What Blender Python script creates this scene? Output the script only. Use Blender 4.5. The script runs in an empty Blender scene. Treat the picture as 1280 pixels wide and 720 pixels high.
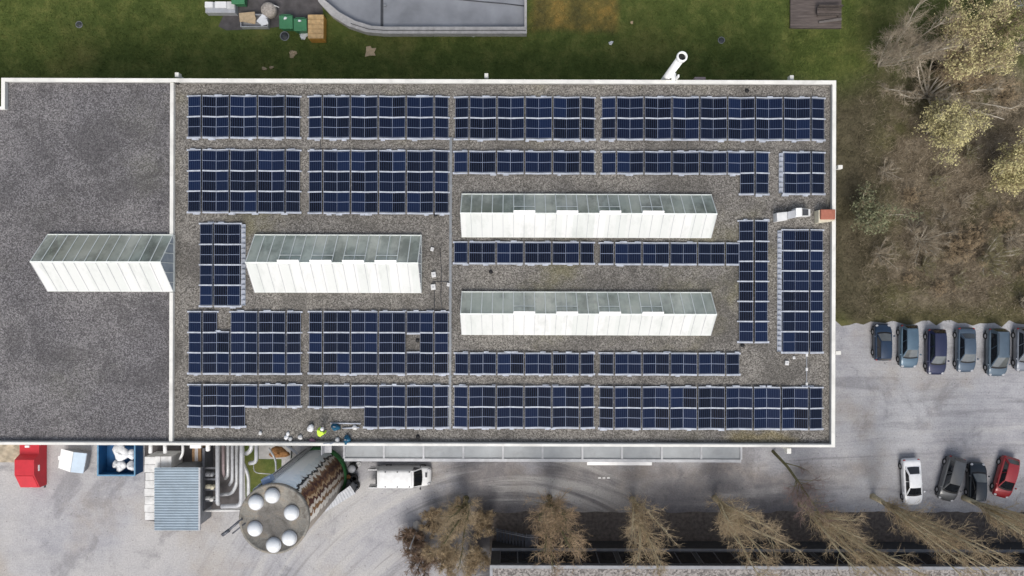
import bpy, math, random
from mathutils import Vector, Matrix

# ------------------------------------------------------------------ frame
CAM_H, FOC, TH = 70.0, 910.0, math.radians(0.18)
ZR = 10.4            # gravel level of the big roof
scene = bpy.context.scene
COL = scene.collection
rad = math.radians


def P(px, py, z=0.0):
    """ground plan position of a measured spot of the survey at height z"""
    u = (px - 640.0) * (CAM_H - z) / FOC
    v = (360.0 - py) * (CAM_H - z) / FOC
    c, s = math.cos(TH), math.sin(TH)
    return (u * c - v * s, u * s + v * c)


def P3(px, py, z=0.0):
    x, y = P(px, py, z)
    return Vector((x, y, z))


# ------------------------------------------------------------------ materials
class N:
    def __init__(self, name):
        self.m = bpy.data.materials.new(name)
        self.m.use_nodes = True
        self.t = self.m.node_tree
        self.bsdf = self.t.nodes["Principled BSDF"]
        self.tc = self.t.nodes.new("ShaderNodeTexCoord")
        self.obj = self.tc.outputs["Object"]

    def link(self, a, b):
        self.t.links.new(a, b)

    def put(self, sock, v):
        if isinstance(v, bpy.types.NodeSocket):
            self.link(v, sock)
        elif isinstance(v, (tuple, list)) and len(v) == 3 and sock.type == 'RGBA':
            sock.default_value = (*v, 1)
        else:
            sock.default_value = v

    def noise(self, scale, detail=3, rough=.55, vec=None, dist=0):
        n = self.t.nodes.new("ShaderNodeTexNoise")
        n.inputs["Scale"].default_value = scale
        n.inputs["Detail"].default_value = detail
        n.inputs["Roughness"].default_value = rough
        n.inputs["Distortion"].default_value = dist
        self.link(vec or self.obj, n.inputs["Vector"])
        return n.outputs["Fac"]

    def voro(self, scale, vec=None, feature='F1'):
        n = self.t.nodes.new("ShaderNodeTexVoronoi")
        n.feature = feature
        n.inputs["Scale"].default_value = scale
        self.link(vec or self.obj, n.inputs["Vector"])
        return n

    def ramp(self, fac, stops):
        r = self.t.nodes.new("ShaderNodeValToRGB")
        e = r.color_ramp.elements
        while len(e) < len(stops):
            e.new(.5)
        for i, (p, c) in enumerate(stops):
            e[i].position = p
            e[i].color = (*c, 1) if isinstance(c, (tuple, list)) else (c, c, c, 1)
        self.link(fac, r.inputs["Fac"])
        return r.outputs["Color"]

    def mix(self, fac, a, b, mode='MIX'):
        n = self.t.nodes.new("ShaderNodeMix")
        n.data_type = 'RGBA'
        n.blend_type = mode
        self.put(n.inputs[0], fac)
        self.put(n.inputs[6], a)
        self.put(n.inputs[7], b)
        return n.outputs[2]

    def math(self, op, a, b=0.0, c=0.0, clamp=False):
        n = self.t.nodes.new("ShaderNodeMath")
        n.operation = op
        n.use_clamp = clamp
        self.put(n.inputs[0], a)
        self.put(n.inputs[1], b)
        self.put(n.inputs[2], c)
        return n.outputs[0]

    def mapping(self, scale=(1, 1, 1), rot=(0, 0, 0), loc=(0, 0, 0)):
        n = self.t.nodes.new("ShaderNodeMapping")
        n.inputs["Scale"].default_value = scale
        n.inputs["Rotation"].default_value = rot
        n.inputs["Location"].default_value = loc
        self.link(self.obj, n.inputs["Vector"])
        return n.outputs[0]

    def sep(self, vec=None):
        n = self.t.nodes.new("ShaderNodeSeparateXYZ")
        self.link(vec or self.obj, n.inputs[0])
        return n.outputs

    def sepc(self, col):
        n = self.t.nodes.new("ShaderNodeSeparateColor")
        self.link(col, n.inputs[0])
        return n.outputs

    def smooth(self, v, a, b):
        n = self.t.nodes.new("ShaderNodeMapRange")
        n.interpolation_type = 'SMOOTHSTEP'
        self.put(n.inputs[0], v)
        n.inputs[1].default_value = a
        n.inputs[2].default_value = b
        return n.outputs[0]

    def box_mask(self, x0, x1, y0, y1, soft, warp=None):
        x, y, z = self.sep()[:3]
        if warp is not None:
            x = self.math('ADD', x, warp)
            y = self.math('ADD', y, warp)
        a = self.math('MULTIPLY', self.smooth(x, x0 - soft, x0 + soft), self.smooth(x, x1 + soft, x1 - soft))
        b = self.math('MULTIPLY', self.smooth(y, y0 - soft, y0 + soft), self.smooth(y, y1 + soft, y1 - soft))
        return self.math('MULTIPLY', a, b)

    def bump(self, h, strength=.4, dist=.05):
        b = self.t.nodes.new("ShaderNodeBump")
        b.inputs["Strength"].default_value = strength
        b.inputs["Distance"].default_value = dist
        self.link(h, b.inputs["Height"])
        self.link(b.outputs[0], self.bsdf.inputs["Normal"])

    def done(self, col, rough=.7, metal=0.0, spec=.4):
        self.put(self.bsdf.inputs["Base Color"], col)
        self.put(self.bsdf.inputs["Roughness"], rough)
        self.put(self.bsdf.inputs["Metallic"], metal)
        self.put(self.bsdf.inputs["Specular IOR Level"], spec)
        return self.m


def mat(name, col, rough=.6, metal=0.0, var=.18, scale=2.5, spec=.4, grime=0.0):
    n = N(name)
    f = n.noise(scale, 4)
    lo = tuple(c * (1 - var) for c in col)
    hi = tuple(min(1, c * (1 + var)) for c in col)
    c = n.ramp(f, [(.3, lo), (.7, hi)])
    if grime:
        g = n.ramp(n.noise(scale * .6, 6, .7, dist=1), [(.5, 0.0), (.75, 1.0)])
        g = n.math('MULTIPLY', g, grime)
        c = n.mix(g, c, (.09, .075, .06))
    return n.done(c, rough, metal, spec)


def gravel(name, dark, mid, light, patch_col, patch_amt):
    n = N(name)
    v = n.voro(13)
    v2 = n.voro(24)
    r = n.math('ADD', n.math('MULTIPLY', n.sepc(v.outputs["Color"])[0], .62), n.math('MULTIPLY', n.sepc(v2.outputs["Color"])[1], .38))
    c = n.ramp(r, [(.10, dark), (.32, tuple(c * .62 for c in mid)), (.55, mid), (.92, light)])
    big = n.noise(.16, 5, .6)
    c = n.mix(n.smooth(big, .35, .7), c, tuple(x * .68 for x in mid), 'MIX') if False else n.mix(.55, c, n.mix(n.smooth(big, .35, .68), (.42, .42, .43), (.62, .615, .60)), 'OVERLAY')
    moss = n.smooth(n.noise(.11, 6, .65, n.mapping(loc=(31, 7, 2))), .52, .75)
    moss = n.math('MULTIPLY', moss, patch_amt)
    c = n.mix(moss, c, n.mix(r, tuple(x * .4 for x in patch_col), patch_col))
    stain = n.smooth(n.noise(.23, 6, .7, n.mapping(loc=(13, 2, 5)), .8), .47, .62)
    c = n.mix(n.math('MULTIPLY', stain, .45), c, tuple(q * .40 for q in mid))
    lightp = n.smooth(n.noise(.15, 6, .7, n.mapping(loc=(3, 22, 9)), .5), .56, .74)
    c = n.mix(n.math('MULTIPLY', lightp, .25), c, light)
    if patch_amt > .5:
        cx, cy = P(958, 548, 10.4)
        wp = n.math('MULTIPLY', n.math('SUBTRACT', n.noise(.8, 4), .5), 2.2)
        ox, oy = (P(1045, 300, 10.9)[0] - 20) / 2, (P(620, 558, 10.9)[1] + P(620, 99, 10.9)[1]) / 2
        mk = n.box_mask(cx - 3.2 - ox, cx + 2.6 - ox, cy - .35 - oy, cy + .35 - oy, .7, wp)
        c = n.mix(n.math('MULTIPLY', mk, .75), c, n.mix(r, (.055, .045, .015), (.33, .26, .09)))
    n.bump(r, .6, .06)
    return n.done(c, .9, 0, .2), n


M = {}
M['gravel_dark'], _ = gravel('grey_roof_gravel', (.060, .057, .060), (.162, .155, .158), (.305, .294, .298), (.22, .22, .16), .35)
M['gravel_warm'], _g = gravel('mossy_roof_gravel', (.065, .060, .053), (.20, .187, .168), (.37, .35, .32), (.26, .24, .12), .65)
M['coping'] = mat('coping_sheet', (.76, .75, .70), .5, .0, .10, .7, grime=.25)
M['cladding'] = mat('wall_cladding', (.55, .55, .53), .6, 0, .1, .5)
M['alu'] = mat('rail_aluminium', (.47, .50, .56), .45, .1, .2, 3)
M['white_frame'] = mat('skylight_frame', (.80, .83, .78), .5, 0, .1, 2)
M['white_paint'] = mat('white_paint', (.84, .84, .83), .4, 0, .06, 2)
M['white_dirty'] = mat('dirty_white_sheet', (.66, .66, .65), .6, 0, .15, 1.2, grime=.35)
M['light_grey'] = mat('light_grey_metal', (.45, .46, .48), .5, .1, .12, 2, grime=.2)
M['mid_grey'] = mat('mid_grey_metal', (.25, .26, .28), .5, .1, .15, 2, grime=.2)
M['dark_grey'] = mat('dark_grey_metal', (.06, .063, .07), .5, .1, .2, 2)
M['black'] = mat('black_rubber', (.015, .015, .016), .7, 0, .3, 4)
M['galv'] = mat('galvanised_pipe', (.50, .51, .52), .5, .3, .18, 2, grime=.3)
M['pink_pipe'] = mat('oxide_pipe', (.33, .26, .26), .6, .1, .2, 2, grime=.3)
M['terracotta'] = mat('terracotta_cover', (.36, .13, .085), .7, 0, .15, 3)
M['cream'] = mat('cream_render', (.62, .58, .45), .8, 0, .12, 3)
M['red'] = mat('red_container_paint', (.50, .022, .035), .5, 0, .10, 1.5)
M['blue'] = mat('blue_skip_paint', (.012, .085, .22), .5, 0, .15, 1.5, grime=.25)
M['green'] = mat('green_bin_plastic', (.05, .20, .09), .5, 0, .12, 2)
M['orange'] = mat('orange_box_paint', (.56, .28, .06), .6, 0, .12, 3)
M['plywood'] = mat('plywood', (.52, .35, .17), .75, 0, .25, 3)
M['card'] = mat('cardboard', (.50, .38, .24), .9, 0, .15, 4)
M['bag'] = mat('white_plastic_bag', (.78, .79, .80), .35, 0, .08, 3)
M['wood_dark'] = mat('weathered_dark_wood', (.075, .062, .055), .85, 0, .3, 6)
M['wood_brown'] = mat('brown_plank', (.20, .12, .06), .85, 0, .25, 6)
M['concrete'] = mat('pale_concrete', (.42, .41, .40), .9, 0, .16, 2, grime=.3)
M['dome'] = mat('white_dome', (.78, .80, .81), .25, 0, .04, 3)
M['green_paint'] = mat('green_paint', (.04, .17, .05), .7, 0, .2, 3)
M['hivis'] = mat('hi_vis_fabric', (.56, .82, .07), .8, 0, .08, 8)
M['navy'] = mat('navy_trousers', (.02, .025, .05), .9, 0, .2, 8)
M['skin'] = mat('skin', (.48, .28, .20), .6, 0, .05, 8)
M['blue_cloth'] = mat('teal_blue_cloth', (.014, .10, .18), .8, 0, .3, 6)
M['purple'] = mat('dull_pink_cloth', (.22, .12, .16), .9, 0, .2, 6)
M['tan'] = mat('tan_tarpaulin', (.42, .36, .27), .8, 0, .3, 1.2)
M['rust'] = mat('rust_brown', (.26, .13, .05), .9, 0, .4, 4)
M['rim'] = mat('wheel_rim', (.42, .43, .45), .35, .7, .05, 4)
M['soil'] = mat('dark_planting_soil', (.125, .107, .095), .95, 0, .35, 3)
M['asphalt_patch'] = mat('worn_asphalt', (.095, .088, .088), .95, 0, .3, 1.5)
M['ramp'] = mat('smooth_ramp_surface', (.25, .262, .285), .8, 0, .22, .35)
M['steel_dark'] = mat('dark_steel', (.11, .115, .13), .5, .4, .2, 3)
M['lens'] = mat('clear_lamp_lens', (.42, .43, .45), .15, 0, .03, 3)
M['tail'] = mat('red_lamp_lens', (.35, .012, .015), .2, 0, .05, 3)
M['bark_tan'] = mat('tan_bark', (.52, .45, .30), .9, 0, .3, 2)
M['bark_olive'] = mat('olive_bark', (.16, .15, .075), .9, 0, .3, 3)
M['bark_dark'] = mat('dark_bark', (.09, .07, .05), .9, 0, .3, 3)
M['bark_pale'] = mat('pale_grey_bark', (.50, .455, .375), .9, 0, .25, 3)
M['twig_brown'] = mat('brown_twigs', (.43, .335, .215), .9, 0, .55, 3.5)
M['twig_red'] = mat('reddish_twigs', (.25, .175, .125), .9, 0, .5, 3)
M['twig_orange'] = mat('orange_brown_twigs', (.41, .30, .19), .9, 0, .55, 1.5)
M['twig_pink'] = mat('pinkish_twigs', (.235, .165, .15), .9, 0, .3, 1.2)
M['twig_olive'] = mat('olive_twigs', (.26, .235, .13), .9, 0, .4, 2.5)
M['twig_pale'] = mat('pale_twigs', (.38, .32, .235), .9, 0, .45, 2.5)
M['leaf_yellow'] = mat('yellow_green_leaves', (.55, .50, .25), .75, 0, .35, 1.6)
M['leaf_olive'] = mat('olive_leaves', (.20, .21, .075), .8, 0, .35, 1.6)
M['leaf_grey'] = mat('grey_green_leaves', (.20, .21, .12), .8, 0, .3, 1.6)

# car glass
n = N('car_glass')
n.bsdf.inputs["Coat Weight"].default_value = .6
M['glass_dark'] = n.done((.012, .014, .017), .06, 0, .8)
n = N('windscreen_glass_reflection_tint')
n.bsdf.inputs["Coat Weight"].default_value = .8
M['glass_screen'] = n.done(n.ramp(n.noise(1.3, 3), [(.35, (.10, .108, .108)), (.65, (.14, .15, .145))]), .05, 0, .8)  # pale grey base colour stands in for the sky's reflection
n = N('window_glass')
M['glass_window'] = n.done((.006, .007, .009), .08, 0, .5)


def car_paint(name, col, metal=.25):
    n = N(name)
    n.bsdf.inputs["Coat Weight"].default_value = .7
    n.bsdf.inputs["Coat Roughness"].default_value = .08
    f = n.ramp(n.noise(2.2, 5, .6), [(.3, tuple(c * .88 for c in col)), (.75, tuple(min(1, c * 1.08) for c in col))])
    return n.done(f, .42, metal, .5)


# dusty north glazing of the roof lights
def glass_north():
    n = N('dusty_greenish_glazing')
    out = n.t.nodes["Material Output"]
    tr = n.t.nodes.new("ShaderNodeBsdfTransparent")
    tr.inputs[0].default_value = (.74, .86, .78, 1)
    gl = n.t.nodes.new("ShaderNodeBsdfGlossy")
    gl.inputs["Roughness"].default_value = .12
    gl.inputs["Color"].default_value = (.8, .85, .85, 1)
    df = n.t.nodes.new("ShaderNodeBsdfDiffuse")
    wn = n.t.nodes.new("ShaderNodeTexWhiteNoise")
    wn.noise_dimensions = '1D'
    n.link(n.math('FLOOR', n.math('MULTIPLY', n.sep()[0], 1 / .858)), wn.inputs["W"])
    gc = n.ramp(n.noise(.55, 5, .65), [(.3, (.50, .52, .42)), (.7, (.95, .94, .82))])
    hue = n.ramp(n.noise(.16, 3, .5, n.mapping((1, .2, 1), loc=(4, 2, 0))), [(.36, (.30, .40, .37)), (.47, (.62, .64, .54)), (.56, (.70, .70, .60)), (.64, (.40, .37, .28))])
    gc = n.mix(.5, gc, hue)
    n.link(n.mix(n.math('MULTIPLY', wn.outputs[0], .45), gc, (.32, .37, .32)), df.inputs[0])
    m1 = n.t.nodes.new("ShaderNodeMixShader")
    n.link(n.smooth(n.noise(.4, 4), .3, .75), m1.inputs[0])
    mm = n.math('MULTIPLY_ADD', n.smooth(n.noise(.33, 5, .65, n.mapping((1, .5, 1))), .36, .58), .50, .40)
    n.link(mm, m1.inputs[0])
    n.link(tr.outputs[0], m1.inputs[1])
    n.link(df.outputs[0], m1.inputs[2])
    m2 = n.t.nodes.new("ShaderNodeMixShader")
    m2.inputs[0].default_value = .10
    n.link(m1.outputs[0], m2.inputs[1])
    n.link(gl.outputs[0], m2.inputs[2])
    n.link(m2.outputs[0], out.inputs[0])
    return n.m


def opal():
    n = N('opal_white_glazing')
    out = n.t.nodes["Material Output"]
    x = n.sep()[0]
    wn = n.t.nodes.new("ShaderNodeTexWhiteNoise")
    wn.noise_dimensions = '1D'
    n.link(n.math('FLOOR', n.math('MULTIPLY', x, 1 / .858)), wn.inputs["W"])
    c = n.mix(n.math('MULTIPLY', wn.outputs[0], .6), (.80, .80, .785), (.62, .66, .625))
    c = n.mix(n.math('MULTIPLY', n.smooth(n.noise(.8, 6, .72, n.mapping((1.6, .3, 1))), .46, .72), .55), c, (.56, .585, .555))
    df = n.t.nodes.new("ShaderNodeBsdfDiffuse")
    n.link(c, df.inputs[0])
    tl = n.t.nodes.new("ShaderNodeBsdfTranslucent")
    n.link(c, tl.inputs[0])
    m1 = n.t.nodes.new("ShaderNodeMixShader")
    m1.inputs[0].default_value = .16
    n.link(df.outputs[0], m1.inputs[1])
    n.link(tl.outputs[0], m1.inputs[2])
    n.link(m1.outputs[0], out.inputs[0])
    return n.m


M['glass_north'] = glass_north()
M['opal'] = opal()
n = N('gable_glazing')
M['gable'] = n.done(n.ramp(n.noise(1.2, 3), [(.3, (.30, .35, .40)), (.7, (.45, .50, .54))]), .2, 0, .5)

# photovoltaic cells
PW, PL = 1.085, 1.625
n = N('photovoltaic_cells')
oi = n.t.nodes.new("ShaderNodeObjectInfo")
x, y, z = n.sep()[:3]
fx = n.math('FRACT', n.math('MULTIPLY', n.math('ADD', x, PW / 2), 6 / PW))
lx = n.math('GREATER_THAN', n.math('ABSOLUTE', n.math('SUBTRACT', fx, .5)), .40)
fy = n.math('FRACT', n.math('MULTIPLY', n.math('ADD', y, PL / 2), 18 / PL))
ly = n.math('GREATER_THAN', n.math('ABSOLUTE', n.math('SUBTRACT', fy, .5)), .45)
c = n.ramp(oi.outputs["Random"], [(0, (.002, .003, .008)), (.35, (.0024, .0044, .014)), (.75, (.003, .0072, .026)), (1, (.005, .0125, .043))])
c = n.mix(n.math('MULTIPLY', lx, .7), c, (.034, .052, .098))
c = n.mix(n.math('MULTIPLY', ly, .2), c, (.02, .028, .055))
c = n.mix(n.math('MULTIPLY', n.smooth(n.noise(1.1, 4), .5, .8), .04), c, (.10, .10, .10))
M['cells'] = n.done(c, .2, 0, .22)

# yard of worn asphalt and grit
n = N('worn_yard_surface')
fine = n.noise(7, 5, .75)
xy_ = n.sep()
mid = n.noise(.9, 6, .65, dist=.6)
big = n.noise(.075, 4, .55)
c = n.ramp(n.math('MULTIPLY_ADD', mid, .5, n.math('MULTIPLY', big, .5)), [(.30, (.275, .275, .296)), (.5, (.370, .369, .388)), (.72, (.468, .464, .468))])
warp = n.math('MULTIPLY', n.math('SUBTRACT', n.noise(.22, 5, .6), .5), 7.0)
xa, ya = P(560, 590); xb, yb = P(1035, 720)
lane_and_shade = n.box_mask(xa + 1, xb, yb - 40, P(0, 596)[1], 1.9, warp)  # darker lane asphalt, partly the south building's shade painted into the colour
c = n.mix(n.math('MULTIPLY', lane_and_shade, .80), c, n.ramp(mid, [(.3, (.066, .062, .067)), (.7, (.140, .130, .132))]))
apron = n.box_mask(xa - 1, xb + 5, P(0, 600)[1], P(0, 574)[1], 1.0, warp)
c = n.mix(n.math('MULTIPLY', apron, .55), c, n.ramp(mid, [(.3, (.135, .122, .118)), (.7, (.275, .235, .205))]))
for (ang, sc, amt, col) in ((22, (.035, .30, 1), .60, (.47, .46, .45)), (12, (.05, .45, 1), .55, (.135, .133, .145)), (19, (.05, 2.4, 1), .25, (.17, .167, .17))):
    st = n.smooth(n.noise(1.0, 6, .66, n.mapping(sc, (0, 0, rad(-ang)), (ang, 3, 1)), 1.2), .50, .68)
    right = n.smooth(xy_[0], 14, 26)
    c = n.mix(n.math('MULTIPLY', n.math('MULTIPLY', st, amt), n.math('MULTIPLY_ADD', right, .75, .25)), c, col)
# tyre tracks swinging round the corner of the silo
dx_ = n.math('SUBTRACT', xy_[0], 0.0)
dy_ = n.math('ADD', xy_[1], 41.5)
rr0 = n.math('SQRT', n.math('ADD', n.math('MULTIPLY', dx_, dx_), n.math('MULTIPLY', dy_, dy_)))
th0 = n.math('ARCTAN2', dy_, dx_)
cv = n.t.nodes.new("ShaderNodeCombineXYZ")
n.link(n.math('MULTIPLY', rr0, .55), cv.inputs[0])
n.link(n.math('MULTIPLY', th0, 1.3), cv.inputs[1])
tr1 = n.smooth(n.noise(1.0, 5, .62, cv.outputs[0], .5), .47, .62)
cv2 = n.t.nodes.new("ShaderNodeCombineXYZ")
n.link(n.math('MULTIPLY', rr0, 1.7), cv2.inputs[0])
n.link(n.math('MULTIPLY', th0, 2.0), cv2.inputs[1])
tr2 = n.smooth(n.noise(1.0, 4, .6, cv2.outputs[0], .4), .52, .66)
left = n.smooth(xy_[0], 16, 6)
near = n.math('MULTIPLY', left, n.smooth(rr0, 40, 25))
c = n.mix(n.math('MULTIPLY', n.math('MULTIPLY', tr1, near), .75), c, (.46, .45, .435))
c = n.mix(n.math('MULTIPLY', n.math('MULTIPLY', tr2, near), .50), c, (.16, .157, .162))
c = n.mix(n.math('MULTIPLY', n.math('MULTIPLY', n.smooth(xy_[0], -4, -22), n.smooth(big, .35, .6)), .38), c, (.49, .465, .43))
c = n.mix(n.math('MULTIPLY', n.math('MULTIPLY', n.smooth(xy_[0], 28, 40), n.smooth(big, .35, .6)), .35), c, (.48, .485, .495))
damp = n.smooth(n.noise(.19, 5, .66, n.mapping(loc=(17, 4, 8)), .6), .54, .66)
c = n.mix(n.math('MULTIPLY', damp, .45), c, (.14, .138, .15))
brown = n.smooth(n.noise(.13, 5, .6, n.mapping(loc=(9, 3, 0))), .5, .72)
c = n.mix(n.math('MULTIPLY', brown, .55), c, (.34, .295, .245))
c = n.mix(.55, c, n.ramp(fine, [(.3, .30), (.5, .5), (.7, .72)]), 'OVERLAY')
speck = n.math('GREATER_THAN', n.noise(4.5, 2, .6, n.mapping(loc=(3, 9, 1))), .70)
c = n.mix(n.math('MULTIPLY', speck, .45), c, (.06, .055, .05))
n.bump(fine, .35, .03)
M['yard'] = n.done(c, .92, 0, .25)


# lawn / brown meadow: one colour field for the sheet and for the blades on it
def lawn(name, lift):
    n = N(name)
    fine = n.noise(9, 4, .8)
    mid = n.noise(.55, 6, .7)
    big = n.noise(.10, 4, .6)
    g = n.ramp(mid, [(.30, (.056, .080, .020)), (.5, (.088, .116, .030)), (.70, (.155, .168, .050))])
    g = n.mix(n.smooth(big, .48, .72), g, n.ramp(mid, [(.3, (.085, .100, .026)), (.7, (.175, .170, .058))]))
    b = n.ramp(mid, [(.28, (.068, .056, .038)), (.5, (.160, .130, .090)), (.72, (.29, .245, .18))])
    xm, _ = P(1082, 0)
    xx, yy, zz = n.sep()[:3]
    w = n.math('MULTIPLY', n.math('SUBTRACT', n.noise(.16, 5, .65), .5), 16)
    mask = n.smooth(n.math('ADD', xx, w), xm - 4, xm + 4)
    north = n.smooth(n.math('ADD', yy, w), P(0, 120)[1] + 7, P(0, 120)[1] - 2)
    mask = n.math('MULTIPLY', mask, n.math('MULTIPLY_ADD', north, .8, .2))
    edge = n.box_mask(P(1045, 0)[0] - 9, P(1105, 0)[0], P(0, 404)[1], P(0, 110)[1], 2.0, n.math('MULTIPLY', w, .35))
    olive = n.smooth(n.noise(.17, 5, .65, n.mapping(loc=(5, 40, 3))), .46, .66)
    b = n.mix(n.math('MULTIPLY', olive, .75), b, n.ramp(mid, [(.3, (.055, .058, .020)), (.7, (.135, .130, .052))]))
    low = n.smooth(n.math('ADD', yy, n.math('MULTIPLY', w, .15)), P(0, 365)[1], P(0, 392)[1])
    b = n.mix(n.math('MULTIPLY', low, .6), b, n.ramp(mid, [(.3, (.05, .055, .018)), (.7, (.12, .115, .042))]))
    c = n.mix(mask, g, b)
    c = n.mix(n.math('MULTIPLY', edge, .88), c, n.ramp(mid, [(.3, (.060, .050, .033)), (.7, (.140, .118, .080))]))
    bed = n.box_mask(P(664, 0)[0], P(773, 0)[0], P(0, 37)[1], 60, .5, n.math('MULTIPLY', w, .12))
    c = n.mix(n.math('MULTIPLY', bed, .75), c, n.ramp(mid, [(.35, (.09, .075, .035)), (.5, (.18, .135, .045)), (.66, (.34, .21, .06))]))
    c = n.mix(.6, c, n.ramp(fine, [(.3, .30 + lift), (.7, .68 + lift)]), 'OVERLAY')
    n.bump(fine, .7, .06)
    return n.done(c, .95, 0, .15)


M['lawn'] = lawn('winter_lawn', 0)
M['blades'] = lawn('grass_blades', .17)

# painted mural of the silo: sky, jagged bands of brown, beige and white
n = N('silo_mural_paint')
x, y, z = n.sep()[:3]
ang = n.math('ARCTAN2', y, x)                    # local coordinates: 0 is east, pi/2 north
jag = n.math('PINGPONG', n.math('MULTIPLY_ADD', n.noise(.7, 3), 1.6, z), .55)
jag = n.math('MULTIPLY_ADD', jag, .13, n.math('MULTIPLY', n.math('SUBTRACT', n.noise(1.1, 5, .7), .5), .52))
a = n.math('SUBTRACT', ang, jag)
# from south-east (-.7) to north-west (2.3)
t = n.math('DIVIDE', n.math('ADD', a, .75), 3.1, clamp=True)
r = n.t.nodes.new("ShaderNodeValToRGB")
r.color_ramp.interpolation = 'CONSTANT'
stops = [(0, (.30, .27, .24)), (.165, (.66, .63, .58)), (.229, (.20, .11, .055)), (.268, (.62, .56, .48)), (.313, (.085, .035, .028)),
         (.352, (.42, .30, .18)), (.384, (.17, .085, .045)), (.416, (.07, .032, .028)), (.448, (.15, .075, .045)), (.474, (.26, .175, .10)), (.494, (.70, .67, .62)),
         (.530, (.028, .032, .036)), (.556, (.74, .81, .85)), (.64, (.84, .88, .90)), (.84, (.45, .53, .60))]
e = r.color_ramp.elements
while len(e) < len(stops):
    e.new(.5)
for i, (p, cc) in enumerate(stops):
    e[i].position = p
    e[i].color = (*cc, 1)
n.link(t, r.inputs[0])
c = n.mix(n.math('MULTIPLY', n.smooth(n.noise(1.8, 6, .75), .45, .7), .35), r.outputs[0], (.24, .16, .10))
c = n.mix(n.math('GREATER_THAN', n.math('LESS_THAN', a, 1.12), .5), r.outputs[0], c)
M['mural'] = n.done(c, .75, 0, .2)

n = N('silo_roof_felt')
x, y, z = n.sep()[:3]
d = n.math('SQRT', n.math('ADD', n.math('MULTIPLY', x, x), n.math('MULTIPLY', y, y)))
c = n.ramp(n.noise(1.1, 6, .7, dist=.8), [(.3, (.13, .115, .095)), (.5, (.25, .24, .215)), (.62, (.27, .235, .19)), (.75, (.40, .39, .36))])
cen = n.smooth(n.math('ADD', d, n.math('MULTIPLY', n.noise(1.2, 3), 1.2)), 2.1, 1.7)
c = n.mix(n.math('MULTIPLY', cen, .55), c, (.10, .093, .088))
c = n.mix(.5, c, n.ramp(n.noise(12, 3, .7), [(.3, .3), (.7, .7)]), 'OVERLAY')
M['silo_roof'] = n.done(c, .9, 0, .2)

n = N('grooved_deck_boards')
x, y, z = n.sep()[:3]
fr = n.math('FRACT', n.math('MULTIPLY', y, 1 / .145))
gap = n.math('GREATER_THAN', n.math('ABSOLUTE', n.math('SUBTRACT', fr, .5)), .42)
c = n.ramp(n.noise(2, 5, .6, n.mapping((.4, 4, 1))), [(.3, (.085, .070, .063)), (.7, (.17, .142, .130))])
c = n.mix(n.math('MULTIPLY', gap, .8), c, (.02, .018, .018))
M['deck'] = n.done(c, .85, 0, .2)

n = N('pale_roof_chippings')
v = n.voro(7)
c = n.ramp(n.sepc(v.outputs["Color"])[0], [(.1, (.13, .12, .115)), (.9, (.36, .335, .315))])
M['chippings'] = n.done(c, .95, 0, .2)


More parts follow.
